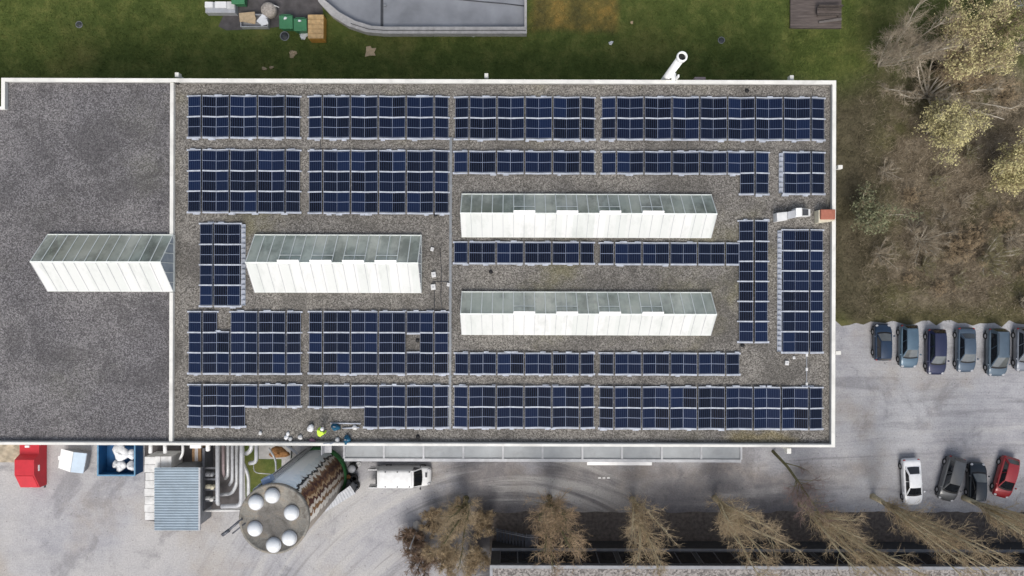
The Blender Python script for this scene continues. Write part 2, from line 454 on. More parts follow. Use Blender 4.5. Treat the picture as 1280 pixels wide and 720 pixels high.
# ------------------------------------------------------------------ mesh builder
class MB:
    def __init__(self):
        self.v, self.f, self.m, self.s = [], [], [], []

    def add(self, verts, faces, mi=0, smooth=False):
        b = len(self.v)
        self.v += [tuple(p) for p in verts]
        self.f += [tuple(i + b for i in f) for f in faces]
        self.m += [mi] * len(faces)
        self.s += [smooth] * len(faces)
        return self

    def box(self, x0, x1, y0, y1, z0, z1, mi=0):
        return self.add([(x0, y0, z0), (x1, y0, z0), (x1, y1, z0), (x0, y1, z0), (x0, y0, z1), (x1, y0, z1), (x1, y1, z1), (x0, y1, z1)],
                        [(3, 2, 1, 0), (4, 5, 6, 7), (0, 1, 5, 4), (1, 2, 6, 5), (2, 3, 7, 6), (3, 0, 4, 7)], mi)

    def hexa(self, lo, hi, mi=0):
        """eight corners: four below, four above, both counter-clockwise"""
        return self.add(list(lo) + list(hi), [(3, 2, 1, 0), (4, 5, 6, 7), (0, 1, 5, 4), (1, 2, 6, 5), (2, 3, 7, 6), (3, 0, 4, 7)], mi)

    def obox(self, c, ang, lx, ly, z0, z1, mi=0):
        ca, sa = math.cos(ang), math.sin(ang)
        q = [(c[0] + ca * a - sa * b, c[1] + sa * a + ca * b) for a, b in ((-lx / 2, -ly / 2), (lx / 2, -ly / 2), (lx / 2, ly / 2), (-lx / 2, ly / 2))]
        return self.hexa([(*p, z0) for p in q], [(*p, z1) for p in q], mi)

    def prism(self, poly, z0, z1, mi=0):
        k = len(poly)
        return self.add([(*p[:2], z0) for p in poly] + [(*p[:2], z1) for p in poly],
                        [tuple(range(k - 1, -1, -1)), tuple(range(k, 2 * k))] + [(i, (i + 1) % k, k + (i + 1) % k, k + i) for i in range(k)], mi)

    def sheet(self, poly, z, mi=0):
        return self.add([(*p[:2], z) for p in poly], [tuple(range(len(poly)))], mi)

    def tube(self, pts, rads, k=5, mi=0, cap=True, smooth=True):
        pts = [Vector(p) for p in pts]
        if not isinstance(rads, (list, tuple)):
            rads = [rads] * len(pts)
        vs, fs = [], []
        d0 = (pts[1] - pts[0]).normalized()
        u = d0.cross(Vector((0, 0, 1)))
        if u.length < .05:
            u = d0.cross(Vector((1, 0, 0)))
        u.normalize()
        for i, p in enumerate(pts):
            d = (pts[min(i + 1, len(pts) - 1)] - pts[max(i - 1, 0)]).normalized()
            u = (u - d * u.dot(d))
            u = u.normalized() if u.length > 1e-6 else d.orthogonal().normalized()
            w = d.cross(u)
            for j in range(k):
                a = 2 * math.pi * j / k
                vs.append(p + (u * math.cos(a) + w * math.sin(a)) * rads[i])
        for i in range(len(pts) - 1):
            for j in range(k):
                fs.append((i * k + j, i * k + (j + 1) % k, (i + 1) * k + (j + 1) % k, (i + 1) * k + j))
        if cap:
            fs.append(tuple(range(k - 1, -1, -1)))
            fs.append(tuple(range((len(pts) - 1) * k, len(pts) * k)))
        return self.add(vs, fs, mi, smooth)

    def lathe(self, c, prof, k=24, mi=0, smooth=True, a0=0.0):
        vs, fs = [], []
        for (r, z) in prof:
            for j in range(k):
                a = a0 + 2 * math.pi * j / k
                vs.append((c[0] + r * math.cos(a), c[1] + r * math.sin(a), z))
        for i in range(len(prof) - 1):
            for j in range(k):
                fs.append((i * k + j, i * k + (j + 1) % k, (i + 1) * k + (j + 1) % k, (i + 1) * k + j))
        if prof[0][0] > 1e-4:
            fs.append(tuple(range(k - 1, -1, -1)))
        if prof[-1][0] > 1e-4:
            fs.append(tuple(range((len(prof) - 1) * k, len(prof) * k)))
        return self.add(vs, fs, mi, smooth)

    def blob(self, c, r, rng, k=10, mi=0, lump=.18):
        cx, cy, cz = c
        ph = [rng.uniform(0, 6.3) for _ in range(6)]
        vs, fs = [], []
        rows = 7
        for i in range(rows):
            th = math.pi * i / (rows - 1)
            for j in range(k):
                a = 2 * math.pi * j / k
                q = 1 + lump * (math.sin(2 * a + ph[0]) * .5 + math.sin(3 * th + ph[1]) * .5 + math.sin(3 * a + 2 * th + ph[2]) * .6)
                vs.append((cx + r[0] * q * math.sin(th) * math.cos(a), cy + r[1] * q * math.sin(th) * math.sin(a), cz + r[2] * q * math.cos(th)))
        for i in range(rows - 1):
            for j in range(k):
                fs.append((i * k + j, (i + 1) * k + j, (i + 1) * k + (j + 1) % k, i * k + (j + 1) % k))
        return self.add(vs, fs, mi, True)

    def build(self, name, mats, parent=None, origin=None, local=False, bevel=0.0, subsurf=0):
        """parent: the thing's Empty (unrotated when local is False); origin: where a top-level mesh has its own base"""
        if not isinstance(mats, (list, tuple)):
            mats = [mats]
        if local:
            off = Vector((0, 0, 0))
        elif parent is not None:
            off = WLOC[parent.name]
        elif origin is not None:
            off = Vector(origin)
        else:
            xs = [p[0] for p in self.v]; ys = [p[1] for p in self.v]; zs = [p[2] for p in self.v]
            off = Vector(((min(xs) + max(xs)) / 2, (min(ys) + max(ys)) / 2, min(zs)))
        me = bpy.data.meshes.new(name)
        ox, oy, oz = off
        me.from_pydata([(a - ox, b - oy, c - oz) for a, b, c in self.v], [], self.f)
        for mm in mats:
            me.materials.append(mm)
        if len(mats) > 1:
            me.polygons.foreach_set("material_index", self.m)
        me.polygons.foreach_set("use_smooth", self.s)
        me.update()
        o = bpy.data.objects.new(name, me)
        COL.objects.link(o)
        if parent is not None:
            o.parent = parent
            WLOC[o.name] = off
        else:
            o.location = off
            WLOC[o.name] = off
        if bevel:
            b = o.modifiers.new("bevel", 'BEVEL')
            b.width = bevel
            b.segments = 2
            b.limit_method = 'ANGLE'
        if subsurf:
            s = o.modifiers.new("subsurf", 'SUBSURF')
            s.levels = s.render_levels = subsurf
        return o


WLOC = {}


def tag(o, label, cat, group=None, kind=None):
    if label:
        o["label"] = label
    if cat:
        o["category"] = cat
    if group:
        o["group"] = group
    if kind:
        o["kind"] = kind
    return o


def thing(name, loc, label, cat, group=None, rz=0.0):
    o = bpy.data.objects.new(name, None)
    COL.objects.link(o)
    o.location = loc
    o.rotation_euler = (0, 0, rz)
    o.empty_display_size = .3
    WLOC[o.name] = Vector(loc)
    return tag(o, label, cat, group)


def structure(name, mb, m, bevel=0):
    o = mb.build(name, m, origin=(0, 0, 0), bevel=bevel)
    o["kind"] = "structure"
    return o


def copy_tree(o, parent=None):
    c = o.copy()
    COL.objects.link(c)
    c.parent = parent
    WLOC[c.name] = WLOC.get(o.name, Vector())
    for ch in [q for q in o.children]:
        copy_tree(ch, c)
    return c


# ------------------------------------------------------------------ ground
rng = random.Random(11)
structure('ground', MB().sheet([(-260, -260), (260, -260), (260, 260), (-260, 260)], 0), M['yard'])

edge = []
xs_ = -200.0
yb_ = P(1100, 404)[1]
while xs_ < 200:
    edge.append((xs_, yb_ + rng.uniform(-.35, .35)))
    xs_ += .7
structure('lawn', MB().sheet(edge + [(200, 220), (-200, 220)], .008), M['lawn'])

structure('paved_yard_corner', MB().sheet([P(*p) for p in ((268, -60), (282, -6), (300, 8), (279, 20), (273, 33), (283, 38), (305, 37), (330, 36), (352, 33), (380, 37), (396, 30), (404, 16), (392, -60))], .014), M['asphalt_patch'])
structure('path', MB().sheet([P(*p) for p in ((1216, -14), (1242, -1), (1270, 11), (1300, 24), (1400, 60), (1400, -80), (1200, -80))], .014), M['ramp'])
kb = MB()
kp = [P(1214, -15), P(1241, -1), P(1269, 11), P(1300, 24), P(1400, 62)]
for a, b in zip(kp, kp[1:]):
    d = Vector((b[0] - a[0], b[1] - a[1])); ang = math.atan2(d.y, d.x)
    kb.obox(((a[0] + b[0]) / 2, (a[1] + b[1]) / 2), ang, d.length, .16, 0, .11)
structure('path_kerb', kb, M['concrete'])
structure('planting_bed', MB().sheet([P(612 + k * 9, 640 + rng.uniform(-1.6, 1.6)) for k in range(90)] + [P(1420, 690), P(612, 690)], .010), M['soil'])
structure('grass_verge', MB().sheet([P(*p) for p in ((305, 540), (352, 540), (352, 585), (340, 600), (322, 622), (307, 622))], .010), M['lawn'])
structure('service_pad', MB().sheet([P(*p) for p in ((181, 540), (304, 540), (304, 634), (250, 640), (250, 660), (181, 650))], .008), M['asphalt_patch'])

# ------------------------------------------------------------------ blades of grass and brown undergrowth


def in_building(x, y, m=.3):
    return x < BX1 + m and BY0 - m < y < BY1 + m


BX1 = P(1045, 300, 10.9)[0]
BY1 = P(620, 99, 10.9)[1]
BY0 = P(620, 558, 10.9)[1]
BX0 = -75.0


def blades(name, count, x0, x1, y0, y1, ln, wd, flat, m, keep=lambda x, y: True, seed=1):
    rg = random.Random(seed)
    v, f = [], []
    for _ in range(count):
        x, y = rg.uniform(x0, x1), rg.uniform(y0, y1)
        if in_building(x, y) or not keep(x, y):
            continue
        a = rg.uniform(0, 6.283)
        l = ln * rg.uniform(.5, 1.3)
        w = wd * rg.uniform(.6, 1.3)
        e = rg.uniform(.1, 1.2) * flat
        dx, dy, dz = math.cos(a) * math.cos(e), math.sin(a) * math.cos(e), math.sin(e)
        px, py = -math.sin(a) * w, math.cos(a) * w
        b = len(v)
        v += [(x - px, y - py, .01), (x + px, y + py, .01), (x + dx * l, y + dy * l, .012 + dz * l)]
        f.append((b, b + 1, b + 2))
    mb = MB()
    mb.v, mb.f, mb.m, mb.s = v, f, [0] * len(f), [False] * len(f)
    o = mb.build(name, m, origin=(0, 0, 0))
    return o


ramp_poly = [P(395, -60), P(400, 0), P(420, 22), P(470, 42), P(660, 42), P(660, -60)]


def clear_spots(x, y):
    if P(264, 0)[0] < x < P(410, 0)[0] and y > P(0, 42)[1]:
        return False
    if P(392, 0)[0] < x < P(661, 0)[0] and y > P(0, 43)[1]:
        return False
    if P(987, 0)[0] < x < P(1053, 0)[0] and y > P(0, 36)[1]:
        return False
    return not (x > P(1230, 0)[0] and y > P(0, 20)[1] - .5 * (x - P(1280, 0)[0]) - 1)


g = blades('grass', 90000, P(-20, 0)[0], P(1120, 0)[0], BY1, P(0, -30)[1], .21, .032, 1.1, M['blades'], clear_spots, 3)
tag(g, 'short damp green winter grass of the lawn north of the building', 'grass', kind='stuff')
g = blades('dry_grass', 70000, BX1, P(1310, 0)[0], yb_ + .3, P(0, -30)[1], .34, .028, .9, M['blades'], clear_spots, 4)
tag(g, 'flattened brown dry grass of the meadow east of the building', 'dry grass', kind='stuff')

# ------------------------------------------------------------------ main building
bl = thing('industrial_building', ((BX1 - 20) / 2, (BY0 + BY1) / 2, 0), 'long flat-roofed industrial building with gravel roof and white parapet', 'building')
DX = P(216.5, 300, ZR)[0]      # dividing upstand
NXa = P(6, 115, 10.8)[0]       # notch in the north-west corner
NYa = P(0, 133, 10.8)[1]
T = .30
ZP = 10.85


def sky_px(x0, x1, y0, y1):
    a = P(x0, (y0 + y1) / 2, ZR + .2); b = P(x1, (y0 + y1) / 2, ZR + .2)
    c = P((x0 + x1) / 2, y1, ZR + .2); d = P((x0 + x1) / 2, y0, ZR + .2)
    return a[0], b[0], c[1], d[1]


SKY = [sky_px(60, 217.5, 293, 364.5), sky_px(318.5, 527, 293.5, 366), sky_px(577, 889, 242.8, 297), sky_px(577, 888.5, 364.8, 419)]


def sheet_with_holes(x0, x1, y0, y1, holes, z):
    xs = sorted({x0, x1, *[h[0] for h in holes], *[h[1] for h in holes]})
    ys = sorted({y0, y1, *[h[2] for h in holes], *[h[3] for h in holes]})
    mb = MB()
    for a, b in zip(xs, xs[1:]):
        for c, d in zip(ys, ys[1:]):
            mx, my = (a + b) / 2, (c + d) / 2
            if any(h[0] < mx < h[1] and h[2] < my < h[3] for h in holes):
                continue
            mb.add([(a, c, z), (b, c, z), (b, d, z), (a, d, z)], [(0, 1, 2, 3)])
    return mb


ins = [(a + .1, b - .1, c + .1, d - .1) for a, b, c, d in SKY]
sheet_with_holes(DX, BX1 - T + .02, BY0 + T - .02, BY1 - T + .02, ins[1:], ZR).build('gravel_roof', M['gravel_warm'], bl)
w = sheet_with_holes(BX0, DX, BY0 + T - .02, NYa - .02, [ins[0]], ZR)
w.add([(NXa + .02, NYa - .02, ZR), (DX, NYa - .02, ZR), (DX, BY1 - T + .02, ZR), (NXa + .02, BY1 - T + .02, ZR)], [(0, 1, 2, 3)])
w.build('gravel_roof', M['gravel_dark'], bl)
wl = MB()
wi = .12
wl.box(BX0, BX1 - .06, BY0 + .06, BY0 + .25, 0, ZP - .05)
wl.box(BX1 - .25, BX1 - .06, BY0 + .25, BY1 - .25, 0, ZP - .05)
wl.box(NXa - .2, BX1 - .06, BY1 - .25, BY1 - .06, 0, ZP - .05)
wl.box(NXa - .2, NXa - .01, NYa - .2, BY1 - .25, 0, ZP - .05)
wl.box(BX0, NXa - .2, NYa - .2, NYa - .01, 0, ZP - .05)
wl.build('wall', M['cladding'], bl)
cp = MB()
cp.box(NXa - .26, BX1, BY1 - T, BY1, ZP - .05, ZP)                 # north
cp.box(BX1 - T, BX1, BY0 + .2, BY1 - T, ZP - .05, ZP)             # east
cp.box(BX0, BX1, BY0, BY0 + .2, ZP - .05, ZP)                     # south
cp.box(NXa - .26, NXa + .04, NYa - .02, BY1 - T, ZP - .05, ZP)    # notch
cp.box(BX0, NXa + .04, NYa - .26, NYa - .02, ZP - .05, ZP)
xj = NXa + 3
while xj < BX1:                                                   # joints of the coping sheets
    cp.box(xj - .05, xj + .05, BY1 - T - .006, BY1 + .006, ZP - .06, ZP + .012)
    cp.box(xj - .05, xj + .05, BY0 - .006, BY0 + .206, ZP - .06, ZP + .012)
    xj += 3.02
cp.build('parapet_coping', M['coping'], bl)
up = MB()
up.box(DX - .14, DX + .14, SKY[0][3] + .05, BY1 - T, ZR, ZR + .33)
up.box(DX - .14, DX + .14, BY0 + .2, SKY[0][2] - .05, ZR, ZR + .33)
up.build('dividing_upstand', M['coping'], bl)

for (px, py, sx, sy) in ((222, 94, .3, .36), (608, 95, .3, .36), (989, 97.5, .3, .36), (1049.5, 209, .36, .3), (1047, 441, .42, .3), (985.5, 563.5, .34, .42), (249, 556.5, .7, .0)):
    if sy == 0:
        continue
    c = P(px, py, 10.3)
    hop = MB()
    hop.box(c[0] - sx / 2, c[0] + sx / 2, c[1] - sy / 2, c[1] + sy / 2, 9.9, 10.45)
    hop.box(c[0] - .06, c[0] + .06, c[1] - .06, c[1] + .06, 0, 9.9)
    hop.build('rainwater_hopper', M['coping'], bl)
for (px, py) in ((222.5, 103.5), (544.5, 268.5), (933.5, 113.5), (613.5, 340), (522.5, 546), (522, 425.5), (928, 431.5)):
    c = P(px, py, ZR)
    d = MB()
    d.lathe(c, [(.17, ZR + .005), (.16, ZR + .1), (.05, ZR + .14)], 10)
    d.build('roof_drain', M['black'], bl)
# tall flue against the north wall
ft = P3(853, 76.5, 15.6)
fl = MB()
fl.tube([(ft.x, BY1 + .42, 0), (ft.x, BY1 + .42, 15.2)], .31, 16)
fl.lathe((ft.x, BY1 + .42), [(.34, 15.1), (.40, 15.25), (.42, 15.5), (.36, 15.62), (.29, 15.62), (.29, 14.9)], 20)
f_ = fl.build('flue_pipe', M['white_paint'], bl)
q = MB(); q.lathe((ft.x, BY1 + .42), [(.288, 15.3), (.288, 15.32)], 16)
q.build('flue_opening', M['black'], f_)
br = MB()
br.box(ft.x + .2, ft.x + .55, BY1 - .1, BY1 + .5, 10.9, 11.05)
br.box(ft.x + .48, ft.x + .60, BY1 - .1, BY1 + .1, 10.86, 12.0)
br.build('flue_bracket', M['white_paint'], f_)
c = P3(874.5, 94.5, 9.6)
MB().box(c.x - .45, c.x + .45, BY1 - .06, BY1 + .55, 8.9, 9.8).build('wall_vent_box', M['pink_pipe'], bl)

# skylights --------------------------------------------------------


def skylight(box, nb, rh, vents):
    x0, x1, y0, y1 = box
    ym = (y0 + y1) / 2
    zc = ZR + .28
    zr = zc + rh
    fr = MB()
    t = .09
    fr.box(x0, x1, y0, y0 + t, ZR - .3, zc)
    fr.box(x0, x1, y1 - t, y1, ZR - .3, zc)
    fr.box(x0, x0 + t, y0 + t, y1 - t, ZR - .3, zc)
    fr.box(x1 - t, x1, y0 + t, y1 - t, ZR - .3, zc)
    fr.box(x0, x1, ym - .06, ym + .06, zr - .02, zr + .035)
    b = (x1 - x0) / nb

    def bar(x, ya, za, yb, zb, r):
        dy, dz = yb - ya, zb - za
        L = math.hypot(dy, dz)
        ny, nz = -dz / L * .03, dy / L * .03
        if nz < 0:
            ny, nz = -ny, -nz
        lo = [(x - r, ya, za), (x + r, ya, za), (x + r, yb, zb), (x - r, yb, zb)]
        hi = [(p[0], p[1] + ny, p[2] + nz) for p in lo]
        fr.hexa(lo, hi)
    for i in range(nb + 1):
        x = min(max(x0 + i * b, x0 + .04), x1 - .04)
        bar(x, y1 - .02, zc + .0, ym + .05, zr, .036)
    bar_y = .06
    fr.box(x0, x1, y1 - .07, y1 + .01, zc, zc + .05)
    s = fr.build('skylight', M['white_frame'], bl)
    seam = MB()
    for i in range(nb + 1):
        x = min(max(x0 + i * b, x0 + .02), x1 - .02)
        L = math.hypot(ym - y0, rh)
        ny, nz = -rh / L * .012, (ym - y0) / L * .012
        lo = [(x - .016, y0 + .02, zc), (x + .016, y0 + .02, zc), (x + .016, ym - .06, zr - .02), (x - .016, ym - .06, zr - .02)]
        seam.hexa(lo, [(p[0], p[1] + ny, p[2] + nz) for p in lo])
    seam.build('glazing_seam', M['light_grey'], s)
    MB().add([(x1 - .03, y1 - .03, zc), (x0 + .03, y1 - .03, zc), (x0 + .03, ym + .03, zr - .03), (x1 - .03, ym + .03, zr - .03)], [(0, 1, 2, 3)]).build('clear_glazing', M['glass_north'], s)
    MB().add([(x0 + .01, y0 + .01, zc - .01), (x1 - .01, y0 + .01, zc - .01), (x1 - .01, ym, zr), (x0 + .01, ym, zr)], [(0, 1, 2, 3)]).build('opal_glazing', M['opal'], s)
    for xg, sgn in ((x0 + .015, -1), (x1 - .015, 1)):
        gl = MB()
        gl.add([(xg, y0 + .03, zc - .005), (xg, y1 - .03, zc - .005), (xg, ym, zr - .02)], [(0, 1, 2) if sgn > 0 else (2, 1, 0)])
        for k in range(1, 6):
            yy = y0 + (y1 - y0) * k / 6
            zz = zr - abs(yy - ym) / ((y1 - y0) / 2) * rh - .05
            gl.box(xg - .03, xg + .03, yy - .025, yy + .025, zc, max(zz, zc + .05), 1)
        gl.build('gable_glazing', [M['gable'], M['white_frame']], s)
    for (i0, i1) in vents:
        vx0, vx1 = x0 + i0 * b, x0 + i1 * b
        q = .36
        dz = rh / (y1 - ym)
        vf = MB()
        lo = [(vx0, ym - .07, zr + .02), (vx1, ym - .07, zr + .02), (vx1, ym + .22, zr + .02 + .20 * dz), (vx0, ym + .22, zr + .02 + .20 * dz)]
        vf.hexa(lo, [(p[0], p[1], p[2] + .05) for p in lo])
        for xs_f in (vx0 + .1, vx1 - .14):
            vf.box(xs_f, xs_f + .04, ym + .14, ym + .18, zr - .2, zr + .15)
        vf.build('vent_flap', M['white_paint'], s)
        ff = MB()
        yq = ym + .62
        zq = zr - (yq - ym) * dz + .05
        ff.box(vx0, vx1, yq - .03, yq + .03, zq - .01, zq + .04)
        ff.build('vent_frame', M['white_frame'], s)
    # what shows through the clear side: liner, purlins and the hall below
    it = MB()
    it.box(x0 - .05, x1 + .05, y0 - .6, y1 + .6, ZR - 3.6, ZR - 3.5)
    it.box(x0 - .06, x1 + .06, y1 + .5, y1 + .6, ZR - 3.5, ZR - .35)
    it.box(x0 - .06, x1 + .06, y0 - .6, y0 - .5, ZR - 3.5, ZR - .35)
    rg = random.Random(int(x0 * 10))
    x = x0 + 1
    while x < x1 - 1:
        it.box(x, x + rg.uniform(.3, 1.6), y0 + rg.uniform(0, 1.5), y1 - rg.uniform(0, 1.2), ZR - 3.5, ZR - rg.uniform(1.6, 3.0), rg.choice((1, 1, 2)))
        x += rg.uniform(1.4, 3.2)
    for k in range(1, nb, 4):
        it.box(x0 + k * b - .05, x0 + k * b + .05, y0 + .1, y1 - .1, zc - .25, zc - .1, 2)
    it.build('hall_interior', [M['white_dirty'], M['mid_grey'], M['white_paint']], s)


skylight(SKY[0], 12, 2.15, [])
skylight(SKY[1], 16, 2.05, [(3, 5), (6, 8), (9, 11), (12, 14)])
skylight(SKY[2], 24, 1.72, [(5, 7), (9, 11), (13, 15), (17, 19)])
skylight(SKY[3], 24, 1.72, [(5, 7), (9, 11), (13, 15), (17, 19)])

# loading canopy along the south wall
ZC = 4.2
ca = P(430.5, 574.5, ZC); cb = P(926, 574.5, ZC)
cy0 = ca[1]
can = MB()
can.box(ca[0], cb[0], cy0, BY0 + .05, ZC - .16, ZC)
can.build('loading_canopy', M['canopy'] if 'canopy' in M else mat('canopy_sheet', (.34, .36, .375), .6, .0, .12, .8, grime=.25), bl)
cn = bpy.data.objects['loading_canopy']
bw = (cb[0] - ca[0]) / 10
for i in range(11):
    x = ca[0] + i * bw
    rb = MB()
    rb.box(x - .09, x + .09, cy0 + .14, BY0 + .02, ZC + .003, ZC + (.16 if i % 2 == 0 else .10))
    rb.build('canopy_beam', M['light_grey'], cn)
    if i % 2 == 0:
        MB().box(x - .07, x + .07, cy0 + .05, cy0 + .19, 0, ZC - .16).build('canopy_post', M['mid_grey'], cn)
gt = MB()
gt.box(ca[0], cb[0], cy0 - .12, cy0 + .14, ZC + .003, ZC + .13)
gt.build('canopy_gutter', M['light_grey'], cn)
for (a, b) in ((895, 906), (914, 926), (619, 624)):
    c0 = P(a, 561, ZC); c1 = P(b, 565, ZC)
    MB().box(c0[0], c1[0], cy0 + 1.35, cy0 + 2.0, ZC + .02, ZC + .3).build('canopy_lamp_box', M['white_paint'], cn)
# white awning box that stands out from under the canopy
a0 = P(734, 574, 3.2); a1 = P(815, 582, 3.2)
aw = MB()
aw.hexa([(a0[0], a1[1], 2.9), (a1[0], a1[1], 2.9), (a1[0] - .02, cy0 + .9, 3.25), (a0[0] - .02, cy0 + .9, 3.25)],
        [(a0[0], a1[1], 3.1), (a1[0], a1[1], 3.1), (a1[0] - .02, cy0 + .9, 3.5), (a0[0] - .02, cy0 + .9, 3.5)])
aw.build('door_awning', M['white_paint'], bl)

# ------------------------------------------------------------------ roof furniture
# ventilation unit: three ducts in a row
c = P3(991, 269, 11.2)
hv = thing('ventilation_unit', (c.x, c.y, ZR), 'white stepped ventilation duct with dark grille beside terracotta-topped chimney', 'ventilation unit')


def pxbox(mb, pts, z0, z1, mi=0):
    q = [P(a, b, z1) for a, b in pts][::-1]
    return mb.hexa([(*p, z0) for p in q], [(*p, z1) for p in q], mi)


pxbox(MB(), ((971, 266), (984, 264.5), (984.5, 275), (971.5, 277)), ZR, 11.3).build('intake_box', M['white_dirty'], hv, bevel=.03)
pxbox(MB(), ((984.3, 264.6), (993, 262.4), (1002, 261), (1002, 270.5), (984.6, 273.8)), ZR + .3, 11.2).build('duct', M['white_dirty'], hv) if False else \
    pxbox(MB(), ((984.3, 264.8), (1001, 260.6), (1001, 270.5), (984.8, 273.8)), ZR + .25, 11.22).build('duct', M['light_grey'], hv, bevel=.02)
pxbox(MB(), ((995, 260), (1002.5, 259.5), (1002.5, 270.4), (995, 270.8)), ZR, 11.34).build('fan_box', M['white_paint'], hv, bevel=.03)
pxbox(MB(), ((1002.6, 260.4), (1013, 261.4), (1013, 270.2), (1002.6, 270.2)), ZR, 11.26).build('outlet_hood', M['white_dirty'], hv, bevel=.02)
pxbox(MB(), ((1003.2, 261.2), (1010.5, 261.8), (1010.5, 269.2), (1003.2, 269.4)), 11.262, 11.29).build('grille', M['dark_grey'], hv)
# chimney
c = P3(1033, 270, 11.4)
ch = thing('chimney_stack', (c.x, c.y, ZR), 'cream square chimney stack with terracotta cover on east roof edge', 'chimney')
pxbox(MB(), ((1023.3, 262.5), (1043.5, 262.5), (1043.5, 276), (1023.3, 278.5)), ZR, 11.25).build('shaft', M['cream'], ch, bevel=.02)
pxbox(MB(), ((1026.3, 261.5), (1044.5, 261.5), (1044.5, 274.2), (1026.3, 274.2)), 11.25, 11.5).build('cover', M['terracotta'], ch, bevel=.06)

# cable trays
tr = MB()
x, ya = P(563.8, 172, ZR); yb2 = P(564.5, 537, ZR)[1]
tr.box(x - .09, x + .09, yb2, ya, ZR + .005, ZR + .09)
tr.box(x - .12, x - .09, yb2, ya, ZR + .005, ZR + .12)
yy = yb2 + .4
while yy < ya:
    tr.box(x - .14, x + .14, yy, yy + .10, ZR + .005, ZR + .105)
    yy += 1.3
tag(tr.build('cable_tray', mat('galvanised_tray', (.25, .265, .28), .5, .3, .15, 2)), 'long straight galvanised cable tray between the west and east solar fields', 'cable tray')
tr = MB()
x, ya = P(1008, 441, ZR); yb2 = P(1008, 482, ZR)[1]
tr.box(x - .035, x + .035, yb2, ya, ZR + .02, ZR + .07, 1)
for py in (443.5, 461.5, 480):
    y = P(1008, py, ZR)[1]
    tr.box(x - .09, x + .09, y - .13, y + .13, ZR + .005, ZR + .12)
tag(tr.build('cable_duct', [M['white_dirty'], M['mid_grey']]), 'short cable duct on three white blocks at the south-east roof corner', 'cable duct')
cab = MB()
for pts in (((543, 362), (543, 388), (545, 391)), ((550, 310), (552, 340), (551, 372), (553, 391)), ((541, 352), (565, 352)), ((400, 173), (401, 188)), ((600, 173.5), (600, 190)), ((859, 174), (859, 190)), ((925, 330), (925, 442)), ((1004, 230), (1030, 230))):
    cab.tube([P3(a, b, ZR + .04) for a, b in pts], .025, 5)
tag(cab.build('roof_cables', M['dark_grey']), 'thin dark cables lying loose on the gravel between solar arrays', 'cables')
box_spots = [(542.3, 343.3, .36, 'upper of the paired white junction boxes beside the second skylight'),
             (541.8, 358.8, .38, 'lower of the paired white junction boxes beside the second skylight'),
             (560.5, 355.8, .24, 'small white box midway between second skylight and cable tray'),
             (540.3, 311.5, .26, 'small white box on gravel near the second skylight, apart from the pair'),
             (983, 453.5, .30, 'white box with dark side lying on bare gravel below the tall narrow array'),
             (992, 447, .2, 'tiny white block on gravel just below the tall narrow array'),
             (563.5, 458, .2, None), ]
for (px, py, s, lab) in box_spots:
    if not lab:
        continue
    c = P(px, py, ZR)
    jb = thing('junction_box', (c[0], c[1], ZR), lab, 'junction box', 'white boxes on the roof gravel')
    MB().obox(c, rng.uniform(-.3, .3), s, s * 1.2, ZR, ZR + s * .6).build('housing', M['white_dirty'], jb, bevel=.02)
    MB().obox(c, 0, s * .45, s * .3, ZR + s * .6, ZR + s * .66).build('lid_plate', M['light_grey'], jb)

# ------------------------------------------------------------------ solar arrays
TILT = rad(9)


def panel_mesh():
    mb = MB()
    w, l, t = PW / 2, PL / 2, .035
    fr = .032
    ins_ = [(-w + fr, -l + fr), (w - fr, -l + fr), (w - fr, l - fr), (-w + fr, l - fr)]
    out = [(-w, -l), (w, -l), (w, l), (-w, l)]
    vs = [(*p, t) for p in out] + [(*p, t) for p in ins_] + [(*p, 0) for p in out]
    mb.add(vs, [(0, 1, 5, 4), (1, 2, 6, 5), (2, 3, 7, 6), (3, 0, 4, 7), (8, 9, 1, 0), (9, 10, 2, 1), (10, 11, 3, 2), (11, 8, 0, 3), (11, 10, 9, 8)], 1)
    mb.add([(*p, t - .003) for p in ins_], [(0, 1, 2, 3)], 0)
    mb.add([(-w + fr, -.020, t - .001), (w - fr, -.020, t - .001), (w - fr, .020, t - .001), (-w + fr, .020, t - .001)], [(0, 1, 2, 3)], 2)
    me = bpy.data.meshes.new('solar_panel')
    me.from_pydata(mb.v, [], mb.f)
    for m in (M['cells'], M['frame_metal'], M['bus']):
        me.materials.append(m)
    me.polygons.foreach_set("material_index", mb.m)
    return me


M['frame_metal'] = mat('panel_frame_metal', (.17, .20, .27), .4, .1, .08, 2)
M['bus'] = mat('panel_centre_strip', (.25, .29, .39), .4, .1, .08, 2)
PANEL = panel_mesh()
prng = random.Random(5)


